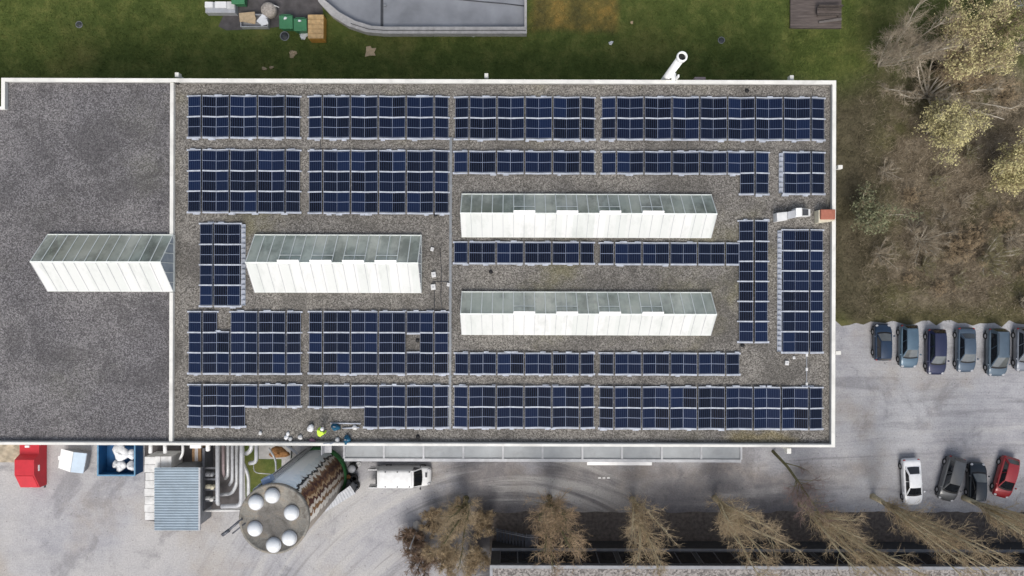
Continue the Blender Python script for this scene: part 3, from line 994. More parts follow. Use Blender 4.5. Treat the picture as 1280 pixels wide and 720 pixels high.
def solar_array(b, nc, nr, label, ridge=0, missing=(), deflect=None):
    px0, px1, py0, py1 = b
    x0 = P(px0, (py0 + py1) / 2, ZR + .3)[0]; x1 = P(px1, (py0 + py1) / 2, ZR + .3)[0]
    yt = P((px0 + px1) / 2, py0, ZR + .3)[1]; yb = P((px0 + px1) / 2, py1, ZR + .3)[1]
    pw, pl = (x1 - x0) / nc, (yt - yb) / nr
    root = thing('solar_array', ((x0 + x1) / 2, (yt + yb) / 2, ZR), label, 'solar array', 'solar arrays on the gravel roof')
    have = {(r, c) for r in range(nr) for c in range(nc)} - set(missing)
    rise = PW * math.sin(TILT)
    zl = ZR + .13                      # low edge of a panel

    def up(c):                          # does column c rise towards the east
        return (c % 2) == ridge

    for (r, c) in sorted(have):
        o = bpy.data.objects.new('solar_panel', PANEL)
        COL.objects.link(o)
        o.parent = root
        gx = -.035 if up(c) else .035   # open slot along the ridge
        o.location = (x0 + (c + .5) * pw + gx - root.location.x + prng.uniform(-.012, .012), yt - (r + .5) * pl - root.location.y + prng.uniform(-.014, .014), zl + rise / 2 - ZR + prng.uniform(-.006, .006))
        o.rotation_euler = (prng.uniform(-.006, .006), (-TILT if up(c) else TILT) + prng.uniform(-.008, .008), prng.uniform(-.004, .004))
    # rails: a strip along every row boundary that follows the tents
    for k in range(nr + 1):
        y = yt - k * pl
        cols = [c for c in range(nc) if (k - 1, c) in have or (k, c) in have]
        if not cols:
            continue
        mb = MB()
        for c in cols:
            inner = (k - 1, c) in have and (k, c) in have
            xa, xb = x0 + c * pw, x0 + (c + 1) * pw
            gx = .07
            if up(c):
                za, zb = zl, zl + rise
                xb -= gx
            else:
                za, zb = zl + rise, zl
                xa += gx
            w0, w1 = (.055, .055) if inner else ((.02, .10) if (k, c) in have else (.10, .03)) if False else (.027, .027)
            if not inner:
                if (k, c) in have:      # panels lie south of this boundary
                    w0, w1 = -.015, .10
                else:
                    w0, w1 = .14, -.015
            dz = .047 if inner else .0
            lo = [(xa, y - w0, za + dz - .04), (xb, y - w0, zb + dz - .04), (xb, y + w1, zb + dz - .04), (xa, y + w1, za + dz - .04)]
            mb.hexa(lo, [(p[0], p[1], p[2] + .05) for p in lo])
            if c == cols[0] or c - 1 not in cols:
                mb.box(xa - .14, xa, y - max(w0, .03), y + max(w1, .03), za - .02, za + .02)
            if c == cols[-1] or c + 1 not in cols:
                mb.box(xb, xb + .14, y - max(w0, .03), y + max(w1, .03), zb - .02, zb + .02)
        o = mb.build('mounting_rail', M['alu'], root)
        # ballast feet along the outer edge
        for c in cols:
            if (k - 1, c) in have and (k, c) in have:
                continue
            south = (k, c) not in have
            if prng.random() < .5:
                xc = x0 + (c + prng.uniform(.1, .9)) * pw
                l = prng.uniform(.14, .30)
                f_ = MB()
                if south:
                    f_.box(xc - l, xc + l, y - .23, y - .08, ZR + .003, ZR + .17)
                else:
                    f_.box(xc - l, xc + l, y + .06, y + .19, ZR + .003, ZR + .17)
                f_.build('ballast_foot', M['alu'], o)
    if deflect is not None:
        mb = MB()
        ya, yb_d = yt, yb
        if deflect > 0:
            xa, xb = x1 + .02, x1 + .30
            mb.hexa([(xa, yb_d, zl + rise - .02), (xb, yb_d, ZR + .05), (xb, ya, ZR + .05), (xa, ya, zl + rise - .02)],
                    [(xa, yb_d, zl + rise), (xb, yb_d, ZR + .08), (xb, ya, ZR + .08), (xa, ya, zl + rise)])
        else:
            xa, xb = x0 - .02, x0 - .30
            mb.hexa([(xb, yb_d, ZR + .05), (xa, yb_d, zl + rise - .02), (xa, ya, zl + rise - .02), (xb, ya, ZR + .05)],
                    [(xb, yb_d, ZR + .08), (xa, yb_d, zl + rise), (xa, ya, zl + rise), (xb, ya, ZR + .08)])
        yy = yb_d
        while yy < ya:
            mb.box(min(xa, xb) + .02, max(xa, xb) - .02, yy, yy + .035, ZR + .1, zl + rise + .015, 1)
            yy += .42
        mb.build('wind_deflector', [M['alu'], M['mid_grey']], root)
    for c0 in range(nc + 1):            # slim side rails closing the open ends
        for r in range(nr):
            pass
    return root


def block(r, c0, c1):
    return [(r, c) for c in range(c0, c1)]


solar_array((234.5, 374, 120.5, 171), 8, 2, 'two-row, eight-column solar array nearest the north-west end of the parapet')
solar_array((385.5, 560, 121, 172), 10, 2, 'two-row, ten-column solar array along north parapet, second from the dividing upstand')
solar_array((569, 743, 122, 173), 10, 2, 'two-row, ten-column solar array along north parapet, just east of the cable tray')
solar_array((753, 1031, 122.5, 173.5), 16, 2, 'longest solar array along the north parapet, sixteen columns in two rows')
solar_array((234.5, 374, 188, 264.5), 8, 3, 'complete three-row, eight-column solar array north of the small upright array')
solar_array((386, 560, 189, 265.5), 10, 3, 'complete three-row, ten-column solar array north of the second skylight')
solar_array((568, 743, 190, 215.5), 10, 1, 'single-row solar array just north of the upper long skylight, beside the cable tray')
solar_array((753, 961, 190.5, 241.5), 12, 2, 'hook-shaped solar array with two panels hanging below its east end', missing=block(1, 0, 10))
solar_array((979.5, 1031, 191, 241.5), 3, 2, 'smallest solar array, two rows of three panels near the ventilation duct', ridge=1, deflect=-1)
solar_array((249.5, 301, 280, 382), 3, 4, 'small upright solar array, three panels wide, between the two western skylights', deflect=1)
solar_array((568, 742, 303.5, 328.5), 10, 1, 'single-row solar array between the long skylights, western half beside cable tray')
solar_array((750.5, 924, 304.5, 329.5), 10, 1, 'single-row solar array between the long skylights, eastern half touching a tall array')
solar_array((924.5, 960.5, 276.5, 427), 2, 6, 'tall narrow solar array, two panels wide, at the east ends of skylights')
solar_array((977.5, 1029, 288, 440), 3, 6, 'tall solar array, three panels wide and six high, by the east parapet', ridge=1, deflect=-1)
solar_array((235, 375, 390.5, 466.5), 8, 3, 'three-row solar array with one panel missing from its top edge', missing=[(0, 2)])
solar_array((386, 559.5, 390.5, 466.5), 10, 3, 'three-row solar array with a square hole around a roof drain', missing=[(1, 7)])
solar_array((569, 742, 442.5, 467), 10, 1, 'single-row solar array just south of the lower long skylight, beside the cable tray')
solar_array((750.5, 924.5, 442.5, 467.5), 10, 1, 'single-row solar array just south of the lower long skylight, eastern half')
solar_array((235, 375, 482, 533), 8, 2, 'stepped solar array whose lower row has only its four western panels', missing=block(1, 4, 8))
solar_array((386, 559.5, 483, 534), 10, 2, 'stepped solar array whose lower row has only six eastern panels, near the worker', missing=block(1, 0, 4))
solar_array((568, 742, 484, 534), 10, 2, 'two-row, ten-column solar array along the south parapet above the canopy')
solar_array((750, 1028.5, 485, 535.5), 16, 2, 'longest solar array along the south parapet, sixteen columns in two rows')

# ------------------------------------------------------------------ worker and gear on the roof


def skin_figure(name, joints, bones, root_i, m, parent):
    me = bpy.data.meshes.new(name)
    me.from_pydata([j[0] for j in joints], bones, [])
    o = bpy.data.objects.new(name, me)
    COL.objects.link(o)
    o.parent = parent
    me.materials.append(m)
    s = o.modifiers.new('skin', 'SKIN')
    s.use_smooth_shade = True
    sv = me.skin_vertices[0].data if me.skin_vertices else None
    if sv is None:
        o.data.attributes  # keep
    for i, j in enumerate(joints):
        r = j[1]
        me.skin_vertices[0].data[i].radius = (r, r) if not isinstance(r, tuple) else r
        me.skin_vertices[0].data[i].use_root = (i == root_i)
    ss = o.modifiers.new('subsurf', 'SUBSURF')
    ss.levels = ss.render_levels = 2
    return o


wc = P3(399.5, 544, ZR + .9)
wk = thing('person', (wc.x, wc.y, ZR), 'person in lime hi-vis jacket and white helmet bending over on the gravel roof', 'person', rz=rad(62))
# local frame: x forward.  pelvis at z .88, trunk bent forward
J = [((0, 0, .90), (.15, .12)), ((.16, 0, 1.10), (.16, .12)), ((.36, 0, 1.24), (.19, .13)), ((.46, 0, 1.29), (.08, .08)), ((.56, 0, 1.32), (.065, .065)),
     ((0, .11, .84), .10), ((.10, .13, .48), .072), ((-.04, .14, .10), .05), ((.05, .15, .045), .05), ((.16, .16, .035), .04),
     ((0, -.11, .84), .10), ((.12, -.14, .49), .072), ((-.02, -.16, .10), .05), ((.07, -.17, .045), .05), ((.18, -.18, .035), .04),
     ((.38, .21, 1.22), .075), ((.46, .27, .95), .055), ((.60, .22, .74), .042), ((.65, .20, .67), .038),
     ((.38, -.21, 1.22), .075), ((.44, -.29, .96), .055), ((.58, -.24, .75), .042), ((.63, -.22, .68), .038)]
B = [(0, 1), (1, 2), (2, 3), (3, 4), (0, 5), (5, 6), (6, 7), (7, 8), (8, 9), (0, 10), (10, 11), (11, 12), (12, 13), (13, 14),
     (2, 15), (15, 16), (16, 17), (17, 18), (2, 19), (19, 20), (20, 21), (21, 22)]
skin_figure('body', J, B, 0, M['navy'], wk)
# jacket a little fuller than the body, with sleeves
JJ = [((-.03, 0, .90), (.20, .17)), ((.14, 0, 1.11), (.22, .17)), ((.36, 0, 1.25), (.25, .17)), ((.45, 0, 1.29), (.10, .10)),
      ((.38, .23, 1.23), .11), ((.46, .29, .96), .082), ((.58, .24, .78), .062), ((.38, -.23, 1.23), .11), ((.44, -.31, .97), .082), ((.56, -.26, .79), .062)]
BB = [(0, 1), (1, 2), (2, 3), (2, 4), (4, 5), (5, 6), (2, 7), (7, 8), (8, 9)]
skin_figure('jacket', JJ, BB, 0, M['hivis'], wk)
hd = MB()
hd.blob((.66, 0, 1.34), (.10, .078, .115), random.Random(1), 12, 0, .02)
hd.blob((.765, 0, 1.30), (.02, .014, .02), random.Random(1), 8, 0, .0)
for s in (-1, 1):
    hd.blob((.655, s * .08, 1.33), (.02, .012, .03), random.Random(1), 8, 0, 0)
    hd.blob((.748, s * .032, 1.335), (.010, .012, .010), random.Random(1), 8, 1, 0)
hd.box(.748, .756, -.025, .025, 1.262, 1.270, 1)
hd.build('head', [M['skin'], M['black']], wk, local=True)
hl = MB()
hl.lathe((.66, 0), [(.150, 1.365), (.125, 1.375), (.122, 1.41), (.095, 1.465), (.05, 1.49), (.004, 1.497)], 20)
hl.box(.70, .82, -.07, .07, 1.362, 1.375)
hl.build('helmet', M['white_paint'], wk, local=True, bevel=.004)
for s, hx, hy in ((1, .66, .195), (-1, .64, -.215)):
    hn = MB()
    hn.blob((hx, hy, .635), (.035, .022, .045), random.Random(3), 8, 0, .03)
    for k in range(4):
        a = (k - 1.5) * .017
        hn.tube([(hx + a, hy, .60), (hx + a + .004, hy - s * .006, .565), (hx + a + .002, hy - s * .022, .535 + .004 * abs(k - 1.4))], [.0085, .008, .006], 6)
    hn.tube([(hx - .025, hy - s * .01, .64), (hx - .04, hy - s * .03, .60), (hx - .03, hy - s * .045, .57)], [.010, .009, .007], 6)
    hn.build('hand', M['skin'], wk, local=True)

# heaps of blue cloth, white sacks and small stuff around the worker
for (px, py, sx, sy, sz, lab) in ((420, 533.5, .36, .33, .30, 'crumpled teal blue bag at the end of two loose poles'),
                                  (434.5, 549.5, .28, .36, .32, 'teal blue bag on gravel close to the south parapet')):
    c = P3(px, py, ZR)
    b = thing('cloth_bag', (c.x, c.y, ZR), lab, 'bag', 'blue bags on the roof')
    mb = MB(); mb.blob((c.x, c.y, ZR + sz * .8), (sx, sy, sz), rng, 12, 0, .28)
    mb.build('sack', M['blue_cloth'], b)
    mb = MB(); mb.tube([(c.x - sx * .7, c.y + .05, ZR + sz * 1.2), (c.x - .05, c.y + .12, ZR + sz * 2.1), (c.x + sx * .5, c.y + .05, ZR + sz * 1.5)], .03, 6)
    mb.build('handle', M['light_grey'], b)
pol = MB()
pol.tube([P3(413, 529, ZR + .1), P3(451, 529.5, ZR + .16)], .055, 6)
pol.tube([P3(428, 535.3, ZR + .1), P3(449, 534.6, ZR + .16)], .05, 6)
tag(pol.build('mounting_poles', M['alu']), 'two loose aluminium poles lying between teal bag and stepped array', 'poles')
for (px, py, r, m, lab) in ((389.3, 534.6, .30, 'bag', 'largest pale white sack on the gravel, beside the worker'),
                            (375.8, 546.3, .19, 'white_dirty', 'round off-white sack alone on gravel west of the worker'),
                            (360.3, 542, .15, 'bag', 'small white sack, topmost of the three near the south parapet'),
                            (358.4, 546.6, .18, 'bag', 'white sack, middle one of three near the south parapet'),
                            (363.5, 548.6, .18, 'white_dirty', 'pinkish white sack, lowest of three near the south parapet'),
                            (326, 541, .16, 'white_dirty', 'small white sack directly below the stepped western array'),
                            (422.3, 549.7, .21, 'white_dirty', 'round pale bucket between ladder top and teal bag'),
                            (443.8, 534, .20, 'white_dirty', 'pale sack at the corner of the stepped array')):
    c = P3(px, py, ZR)
    mb = MB(); mb.blob((c.x, c.y, ZR + r * .7), (r, r * 1.1, r * .8), rng, 10, 0, .16)
    tag(mb.build('small_sack', M[m]), lab, 'sack', 'small pale sacks on the roof')
c = P3(391, 552, ZR)
mb = MB(); mb.blob((c.x, c.y, ZR + .08), (.34, .25, .12), rng, 10, 0, .3)
tag(mb.build('dropped_cloth', M['purple']), 'dull pink cloth dropped on gravel below the worker', 'cloth')

# ladder up to the parapet
l0 = Vector((P(410, 553, 11.4)[0], BY0 - 1.35, 0)); l1 = Vector((l0.x, BY0 + .35, 11.75))
ld = thing('access_ladder', (l0.x, l0.y, 0), 'aluminium ladder leaning on the south parapet beside the painted silo', 'ladder')
for s in (-.26, .26):
    MB().tube([l0 + Vector((s, 0, 0)), l1 + Vector((s, 0, 0))], .05, 6).build('stile', M['alu'], ld)
rr = MB()
for k in range(1, 38):
    p = l0.lerp(l1, k / 38)
    rr.tube([p + Vector((-.26, 0, 0)), p + Vector((.26, 0, 0))], .028, 5)
rr.build('rung', M['alu'], ld)
gp = MB()
gp.box(l0.x - .95, l0.x - .32, BY0 - 1.0, BY0 - .06, 8.9, 8.98)
gp.box(l0.x - .95, l0.x - .90, BY0 - 1.0, BY0 - .06, 8.98, 9.9)
gp.build('landing_plate', M['light_grey'], ld)

# ------------------------------------------------------------------ painted silo
sc_ = Vector(((342.5 - 640) * (CAM_H - 13.2) / FOC, (360 - 648) * (CAM_H - 13.2) / FOC, 0))
sc_ = Vector((P(342.8, 648.3, 13.2)[0], P(342.8, 648.3, 13.2)[1], 0))
SR, SH = 2.68, 13.2
si = thing('painted_silo', tuple(sc_), 'round silo painted with jagged brown bands and six white roof domes', 'silo')
mb = MB(); mb.lathe(sc_, [(SR - .04, .9), (SR - .04, SH - .12)], 64)
mb.build('mural_shell', M['mural'], si)
mb = MB(); mb.lathe(sc_, [(SR + .10, 0), (SR + .10, .7), (SR - .03, .92)], 64)
mb.build('plinth', M['green_paint'], si)
mb = MB(); mb.lathe(sc_, [(SR - .1, SH - .3), (SR + .06, SH - .28), (SR + .06, SH + .06), (SR - .12, SH + .08), (SR - .14, SH), (.01, SH + .10)], 64)
mb.build('roof_deck', M['silo_roof'], si)
for (px, py) in ((318.3, 629.5), (338.8, 621), (363, 642.5), (317, 662.5), (340.5, 683), (360.3, 674.3)):
    c = P(px, py, SH + .4)
    d = MB()
    d.lathe(c, [(.60, SH + .03), (.60, SH + .16), (.54, SH + .17)], 24, 1)
    d.lathe(c, [(.545, SH + .16), (.53, SH + .28), (.44, SH + .42), (.29, SH + .52), (.12, SH + .57), (.005, SH + .58)], 24, 0)
    d.build('roof_dome', [M['dome'], M['light_grey']], si)
arm_ = MB()
a = P3(303, 648, SH); b = P3(281, 667, SH)
arm_.tube([a, b], .10, 6)
arm_.tube([a + Vector((.25, -.35, 0)), b + Vector((.6, .0, 0))], .06, 6)
arm_.tube([b + Vector((-.2, -.12, 0)), b + Vector((.35, .28, 0))], .14, 6)
arm_.build('hoist_arm', M['steel_dark'], si)
for k, (aa, rr_, m) in enumerate(((1.80, .075, 'light_grey'), (1.90, .09, 'galv'), (2.02, .06, 'steel_dark'), (2.14, .09, 'light_grey'), (2.3, .07, 'galv'))):
    q = MB()
    x, y = sc_.x + math.cos(aa) * (SR + .10), sc_.y + math.sin(aa) * (SR + .10)
    q.tube([(x, y, 0), (x, y, SH - .6)], rr_, 10)
    q.build('riser_pipe', M[m], si)
q = MB()
x, y = sc_.x + math.cos(1.85) * (SR + .25), sc_.y + math.sin(1.85) * (SR + .25)
q.obox((x, y), 2.0, .5, .8, SH - 1.3, SH - .5)
q.build('control_box', mat('pale_blue_enclosure', (.22, .30, .45), .5), si, bevel=.06)

# small corrugated lean-to beside the silo
lt = thing('corrugated_lean_to', (*P(424, 624), 0), 'small corrugated metal lean-to at the south-east foot of the silo', 'lean-to')
poly = [P(406, 637, 2.2), P(420, 634, 2.2), P(442, 615, 2.2), P(438, 607.5, 2.2), P(427, 612, 2.2), P(408, 628, 2.2)]


def corrugated(mb, q, n, amp, th=.03):
    """q: four corners (low edge a->b, high edge d->c); ridges run from edge ab to dc"""
    a, b, c, d = [Vector(p) for p in q]
    vs, fs = [], []
    nn = n * 4
    for i in range(nn + 1):
        t = i / nn
        h = amp * math.sin(2 * math.pi * n * t)
        p, r = a.lerp(b, t), d.lerp(c, t)
        vs += [(p.x, p.y, p.z + h), (r.x, r.y, r.z + h), (p.x, p.y, p.z + h - th), (r.x, r.y, r.z + h - th)]
    for i in range(nn):
        k = i * 4
        fs += [(k, k + 4, k + 5, k + 1), (k + 2, k + 3, k + 7, k + 6), (k, k + 2, k + 6, k + 4), (k + 1, k + 5, k + 7, k + 3)]
    fs += [(0, 1, 3, 2), (nn * 4, nn * 4 + 2, nn * 4 + 3, nn * 4 + 1)]
    return mb.add(vs, fs, 0, False)


a, b, c, d = P3(407, 640, 1.7), P3(444, 617, 1.7), P3(437.5, 607, 2.3), P3(406, 630, 2.3)
corrugated(MB(), (a, b, c, d), 11, .03).build('roof_sheet', M['light_grey'], lt)
ws = MB()
for p, q in ((a, b), (b, c), (c, d), (d, a)):
    dv = Vector((q.x - p.x, q.y - p.y, 0)); ce = (p + q) / 2
    cen = (a + c) / 2
    nx = Vector((cen.x - ce.x, cen.y - ce.y, 0)).normalized() * .12
    ws.hexa([(p.x + nx.x, p.y + nx.y, 0), (q.x + nx.x, q.y + nx.y, 0), (q.x + nx.x * 1.4, q.y + nx.y * 1.4, 0), (p.x + nx.x * 1.4, p.y + nx.y * 1.4, 0)],
            [(p.x + nx.x, p.y + nx.y, p.z - .1), (q.x + nx.x, q.y + nx.y, q.z - .1), (q.x + nx.x * 1.4, q.y + nx.y * 1.4, q.z - .1), (p.x + nx.x * 1.4, p.y + nx.y * 1.4, p.z - .1)])
ws.build('side_wall', M['mid_grey'], lt)

# black drums, tyres and a bucket behind the van
for (px, py, kind_, lab) in ((442.5, 583, 'drum', 'black drum with grey lid standing under the canopy end, nearest the wall'),
                             (445, 606.5, 'tyre', 'upper black tyre lying behind the open van'),
                             (437, 594.5, 'small', 'small black drum between silo foot and the van'),
                             (441, 600, 'tyre', 'black tyre leaning against another tyre behind the van')):
    c = P3(px, py, 0)
    if kind_ == 'tyre':
        mb = MB(); mb.lathe(c, [(.18, .02), (.34, 0), (.42, .06), (.42, .2), (.34, .26), (.2, .24), (.18, .2), (.18, .02)], 24)
        o = mb.build('old_tyre', M['black'])
        tag(o, lab, 'tyre', 'tyres behind the van')
        if px < 443:
            o.location.z += .26; o.location.y += .25; o.location.x += .2
            o["label"] = 'black tyre resting on top of another tyre behind the van'
        else:
            o["label"] = 'black tyre lying flat on the asphalt under a second tyre'
            mb = MB(); mb.lathe(c, [(.2, .05), (.2, .12), (.05, .14)], 16)
            mb.build('rim', M['rim'], o)
    else:
        r, h = (.42, .95) if kind_ == 'drum' else (.25, .5)
        t_ = thing('drum', tuple(c), lab, 'drum', 'drums behind the van')
        mb = MB(); mb.lathe(c, [(r, 0), (r, h * .33), (r * 1.04, h * .34), (r, h * .36), (r, h * .66), (r * 1.04, h * .67), (r, h * .69), (r, h)], 20)
        mb.build('barrel', M['black'], t_)
        mb = MB(); mb.lathe(c, [(r * .9, h), (r * .9, h + .03), (r * .3, h + .05)], 20)
        mb.build('lid', M['mid_grey'] if kind_ == 'drum' else M['rust'], t_)
c = P3(449, 579, 0)
bk = thing('bucket', tuple(c), 'white bucket standing beside the black drum by the wall', 'bucket')
mb = MB(); mb.lathe(c, [(.17, 0), (.22, .45), (.20, .45), (.16, .03)], 18); mb.build('tub', M['white_paint'], bk)
mb = MB(); mb.tube([(c.x - .22, c.y, .44), (c.x, c.y, .62), (c.x + .22, c.y, .44)], .012, 5); mb.build('handle', M['mid_grey'], bk)

# ------------------------------------------------------------------ skips, shed and pipework west of the silo
x0 = -46.5; x1 = -44.66
rc = thing('red_compactor', (-45.6, -17, 0), 'red metal waste compactor with sloping front at the building foot', 'waste container')
prof = [(-19.04, 0), (-19.04, 1.05), (-17.65, 1.9), (-16.22, 1.9), (-15.85, 1.2), (-14.6, 1.2), (-14.6, 0)]
mb = MB()
k = len(prof)
mb.add([(x0, y, z) for y, z in prof] + [(x1, y, z) for y, z in prof], [tuple(range(k)), tuple(range(2 * k - 1, k - 1, -1))] + [(i, k + i, k + (i + 1) % k, (i + 1) % k) for i in range(k)])
mb.build('body', M['red'], rc, bevel=.03)
mb = MB()
mb.hexa([(x0 + .1, -18.95, 1.12), (x1 - .1, -18.95, 1.12), (x1 - .1, -17.72, 1.875), (x0 + .1, -17.72, 1.875)],
        [(x0 + .1, -18.97, 1.16), (x1 - .1, -18.97, 1.16), (x1 - .1, -17.74, 1.915), (x0 + .1, -17.74, 1.915)])
mb.build('flap', M['red'], rc)
for (xx, yy, zz) in ((x1 + .03, -16.9, 1.25), (-45.6, -19.08, .7)):
    mb = MB(); mb.box(xx - .04 if xx > -45 else xx - .3, xx + .04 if xx > -45 else xx + .1, yy - (.5 if xx > -45 else .04), yy + (.05 if xx > -45 else .04), zz - .08, zz + .08)
    mb.build('handle', M['bag'], rc)
mb = MB(); mb.box(-45.9, -45.5, -15.2, -15.0, 1.2, 1.35); mb.build('hook', M['bag'], rc)
for s in (x0 + .1, x1 - .22):
    mb = MB(); mb.box(s, s + .12, -19.3, -14.4, 0, .14); mb.build('runner', M['dark_grey'], rc)

# white two-lid container
wcn = thing('white_lidded_container', (*P(90, 577), 0), 'white and pale blue two-lid container standing askew by the red compactor', 'waste container')


def q4(pts, z):
    return [P3(a, b, z) for a, b in pts]


base_px = [(77.5, 561.5), (109, 567), (104.5, 591), (74, 585)]
cen = Vector((*P(91, 576.5, 1.1), 0))
corners = [P3(a, b, 1.1) for a, b in base_px]
lo = [Vector((p.x, p.y, .12)) for p in corners][::-1]
hi = [Vector((p.x, p.y, 1.05)) for p in corners][::-1]
MB().hexa([tuple(p.lerp(Vector((cen.x, cen.y, .12)), .12)) for p in lo], [tuple(p) for p in hi]).build('tub', M['mid_grey'], wcn, bevel=.03)
for pts, m, nm, zt in (([(76.5, 561), (91.6, 565), (87.5, 590.2), (72.5, 585)], 'white_paint', 'lid', (1.12, 1.28)), ([(92, 565.2), (108.4, 566.8), (103.8, 591.8), (87.9, 590.2)], 'pale_blue', 'lid', (1.28, 1.10))):
    if m == 'pale_blue' and m not in M:
        M[m] = mat('pale_blue_lid', (.50, .60, .70), .5, 0, .06, 2)
    zs = (zt[0], zt[1], zt[1], zt[0])
    q = [P3(a, b, z) for (a, b), z in zip(pts, zs)][::-1]
    MB().hexa([(p.x, p.y, p.z - .06) for p in q], [tuple(p) for p in q]).build(nm, M[m], wcn, bevel=.015)
pz = P3(74.5, 572.5, 1.1)
MB().box(pz.x - .12, pz.x + .16, pz.y - .18, pz.y + .18, .95, 1.13).build('hinge', M['white_paint'], wcn)

# blue open skip with white bags
sx0, sx1, sy0, sy1, sz = -38.9, -35.4, -17.75, -13.9, 1.5
bs = thing('blue_skip', ((sx0 + sx1) / 2, (sy0 + sy1) / 2, 0), 'open blue steel skip filled with white bags at building foot', 'skip')
mb = MB(); t = .06
mb.box(sx0, sx1, sy0, sy0 + t, .1, sz); mb.box(sx0, sx1, sy1 - t, sy1, .1, sz)
mb.box(sx0, sx0 + t, sy0 + t, sy1 - t, .1, sz); mb.box(sx1 - t, sx1, sy0 + t, sy1 - t, .1, sz)
mb.box(sx0, sx1, sy0, sy1, .02, .1)
mb.build('tub', M['blue'], bs)
rb_ = MB()
rb_.box(sx0 - .05, sx1 + .05, sy0 - .05, sy0 + .08, sz, sz + .08); rb_.box(sx0 - .05, sx1 + .05, sy1 - .08, sy1 + .05, sz, sz + .08)
rb_.box(sx0 - .05, sx0 + .08, sy0 + .08, sy1 - .08, sz, sz + .08); rb_.box(sx1 - .08, sx1 + .05, sy0 + .08, sy1 - .08, sz, sz + .08)
rb_.build('rim', mat('pale_blue_rim', (.12, .26, .40), .5), bs)
bag_labels = ['white bag lying in the skip against its south wall', 'large white bag on top in the middle of the skip', 'white bag wedged at the east side of the blue skip', 'white bag at the north end of the blue skip',
              'small bluish bag in the south-west corner of the skip', 'white bag half under the largest bag in the skip', 'white bag in the south-east corner of the blue skip', 'crumpled white bag highest at the north-east of the skip']
for i, (fx_, fy_, fz, r) in enumerate(((.55, .2, .7, .42), (.6, .55, 1.05, .62), (.84, .5, .85, .42), (.6, .86, .9, .5), (.36, .22, .45, .34), (.46, .62, .6, .42), (.82, .2, .75, .42), (.86, .86, 1.1, .42))):
    mb = MB()
    mb.blob((sx0 + fx_ * (sx1 - sx0), sy0 + fy_ * (sy1 - sy0), fz + .25), (r * 1.15, r * 1.15, r * .85), rng, 14, 0, .25)
    tag(mb.build('rubbish_bag', M['bag']), bag_labels[i], 'bag', 'white bags in the blue skip')

# tan tarpaulin at the frame edge
mb = MB()
ta = P(-6, 556, .8); tb = P(24, 578.5, .8)
gx, gy = 12, 10
vs = []
for j in range(gy + 1):
    for i in range(gx + 1):
        vs.append((ta[0] + (tb[0] - ta[0]) * i / gx, tb[1] + (ta[1] - tb[1]) * j / gy, .62 + .16 * math.sin(i * 1.1 + j * .7) * math.sin(j * 1.3) + rng.uniform(-.04, .04)))
mb.add(vs, [(j * (gx + 1) + i, j * (gx + 1) + i + 1, (j + 1) * (gx + 1) + i + 1, (j + 1) * (gx + 1) + i) for j in range(gy) for i in range(gx)], 0, True)
kk = len(vs)
mb.box(ta[0] + .05, tb[0] - .05, tb[1] + .05, ta[1] - .1, 0, .42, 0)
tag(mb.build('tarpaulin_stack', M['tan']), 'creased tan tarpaulin over a low stack beside the red compactor', 'tarpaulin')

# shed: white block roof and higher corrugated roof
sh = thing('service_shed', (*P(215, 615), 0), 'service shed with blue-grey corrugated roof over a white block base', 'shed')
za = 2.4
w0 = MB()
pL, pR = P(181, 570, za), P(193.5, 651, za)
yb_w = P(185, 650.5, za)[1]
nb_ = 8
for i in range(nb_):
    y1_ = P(0, 570.5, za)[1] - i * 1.0 * (P(0, 570.5, za)[1] - yb_w) / nb_
    y0_ = y1_ - (P(0, 570.5, za)[1] - yb_w) / nb_ + .025
    dz = rng.uniform(-.02, .02)
    w0.box(pL[0] + rng.uniform(-.05, .05), pR[0], y0_, y1_, 0, za + dz)
r0 = P(193.5, 570.5, za); r1 = P(214, 586, za)
w0.box(r0[0] + .02, r1[0] - 1.0, r1[1], r0[1], 0, za + .01)
w0.box(r1[0] - .98, r1[0], r1[1], r0[1], 0, za - .03)
w0.build('white_block_wall', M['white_dirty'], sh, bevel=.03)
zb_ = 3.1
a, b, c, d = P3(193, 663, zb_ - .15), P3(193, 584.5, zb_ - .15), P3(249, 584.5, zb_ + .1), P3(249, 663, zb_ + .1)
M['corr'] = mat('blue_grey_corrugated', (.33, .40, .46), .5, .1, .10, 1.0, grime=.15)
corrugated(MB(), (a, b, c, d), 24, .045).build('corrugated_roof', M['corr'], sh)
tm = MB()
tm.box(d.x - .05, d.x + .10, d.y, c.y, zb_ + .0, zb_ + .17)
tm.build('roof_trim', M['light_grey'], sh)
bd = MB(); bd.box(a.x + .25, c.x - .2, d.y + .25, c.y - .25, 0, zb_ - .3); bd.build('wall', M['mid_grey'], sh)

# pipework and pumps
pp = thing('pipework', (*P(280, 600), 0), 'bundle of insulated service pipes with bends and dark pumps beside the shed', 'pipework')


def pipe(pts, r, m, smooth_=3):
    v = [P3(*p) for p in pts]
    out = [v[0]]
    for i in range(1, len(v) - 1):
        a, b, c = v[i - 1], v[i], v[i + 1]
        la, lc = min(.5, (a - b).length / 2), min(.5, (c - b).length / 2)
        p, q = b + (a - b).normalized() * la, b + (c - b).normalized() * lc
        for k in range(smooth_ + 1):
            t = k / smooth_
            out.append(p.lerp(b, t).lerp(b.lerp(q, t), t))
    out.append(v[-1])
    MB().tube(out, r, 10).build('pipe', M[m], pp)


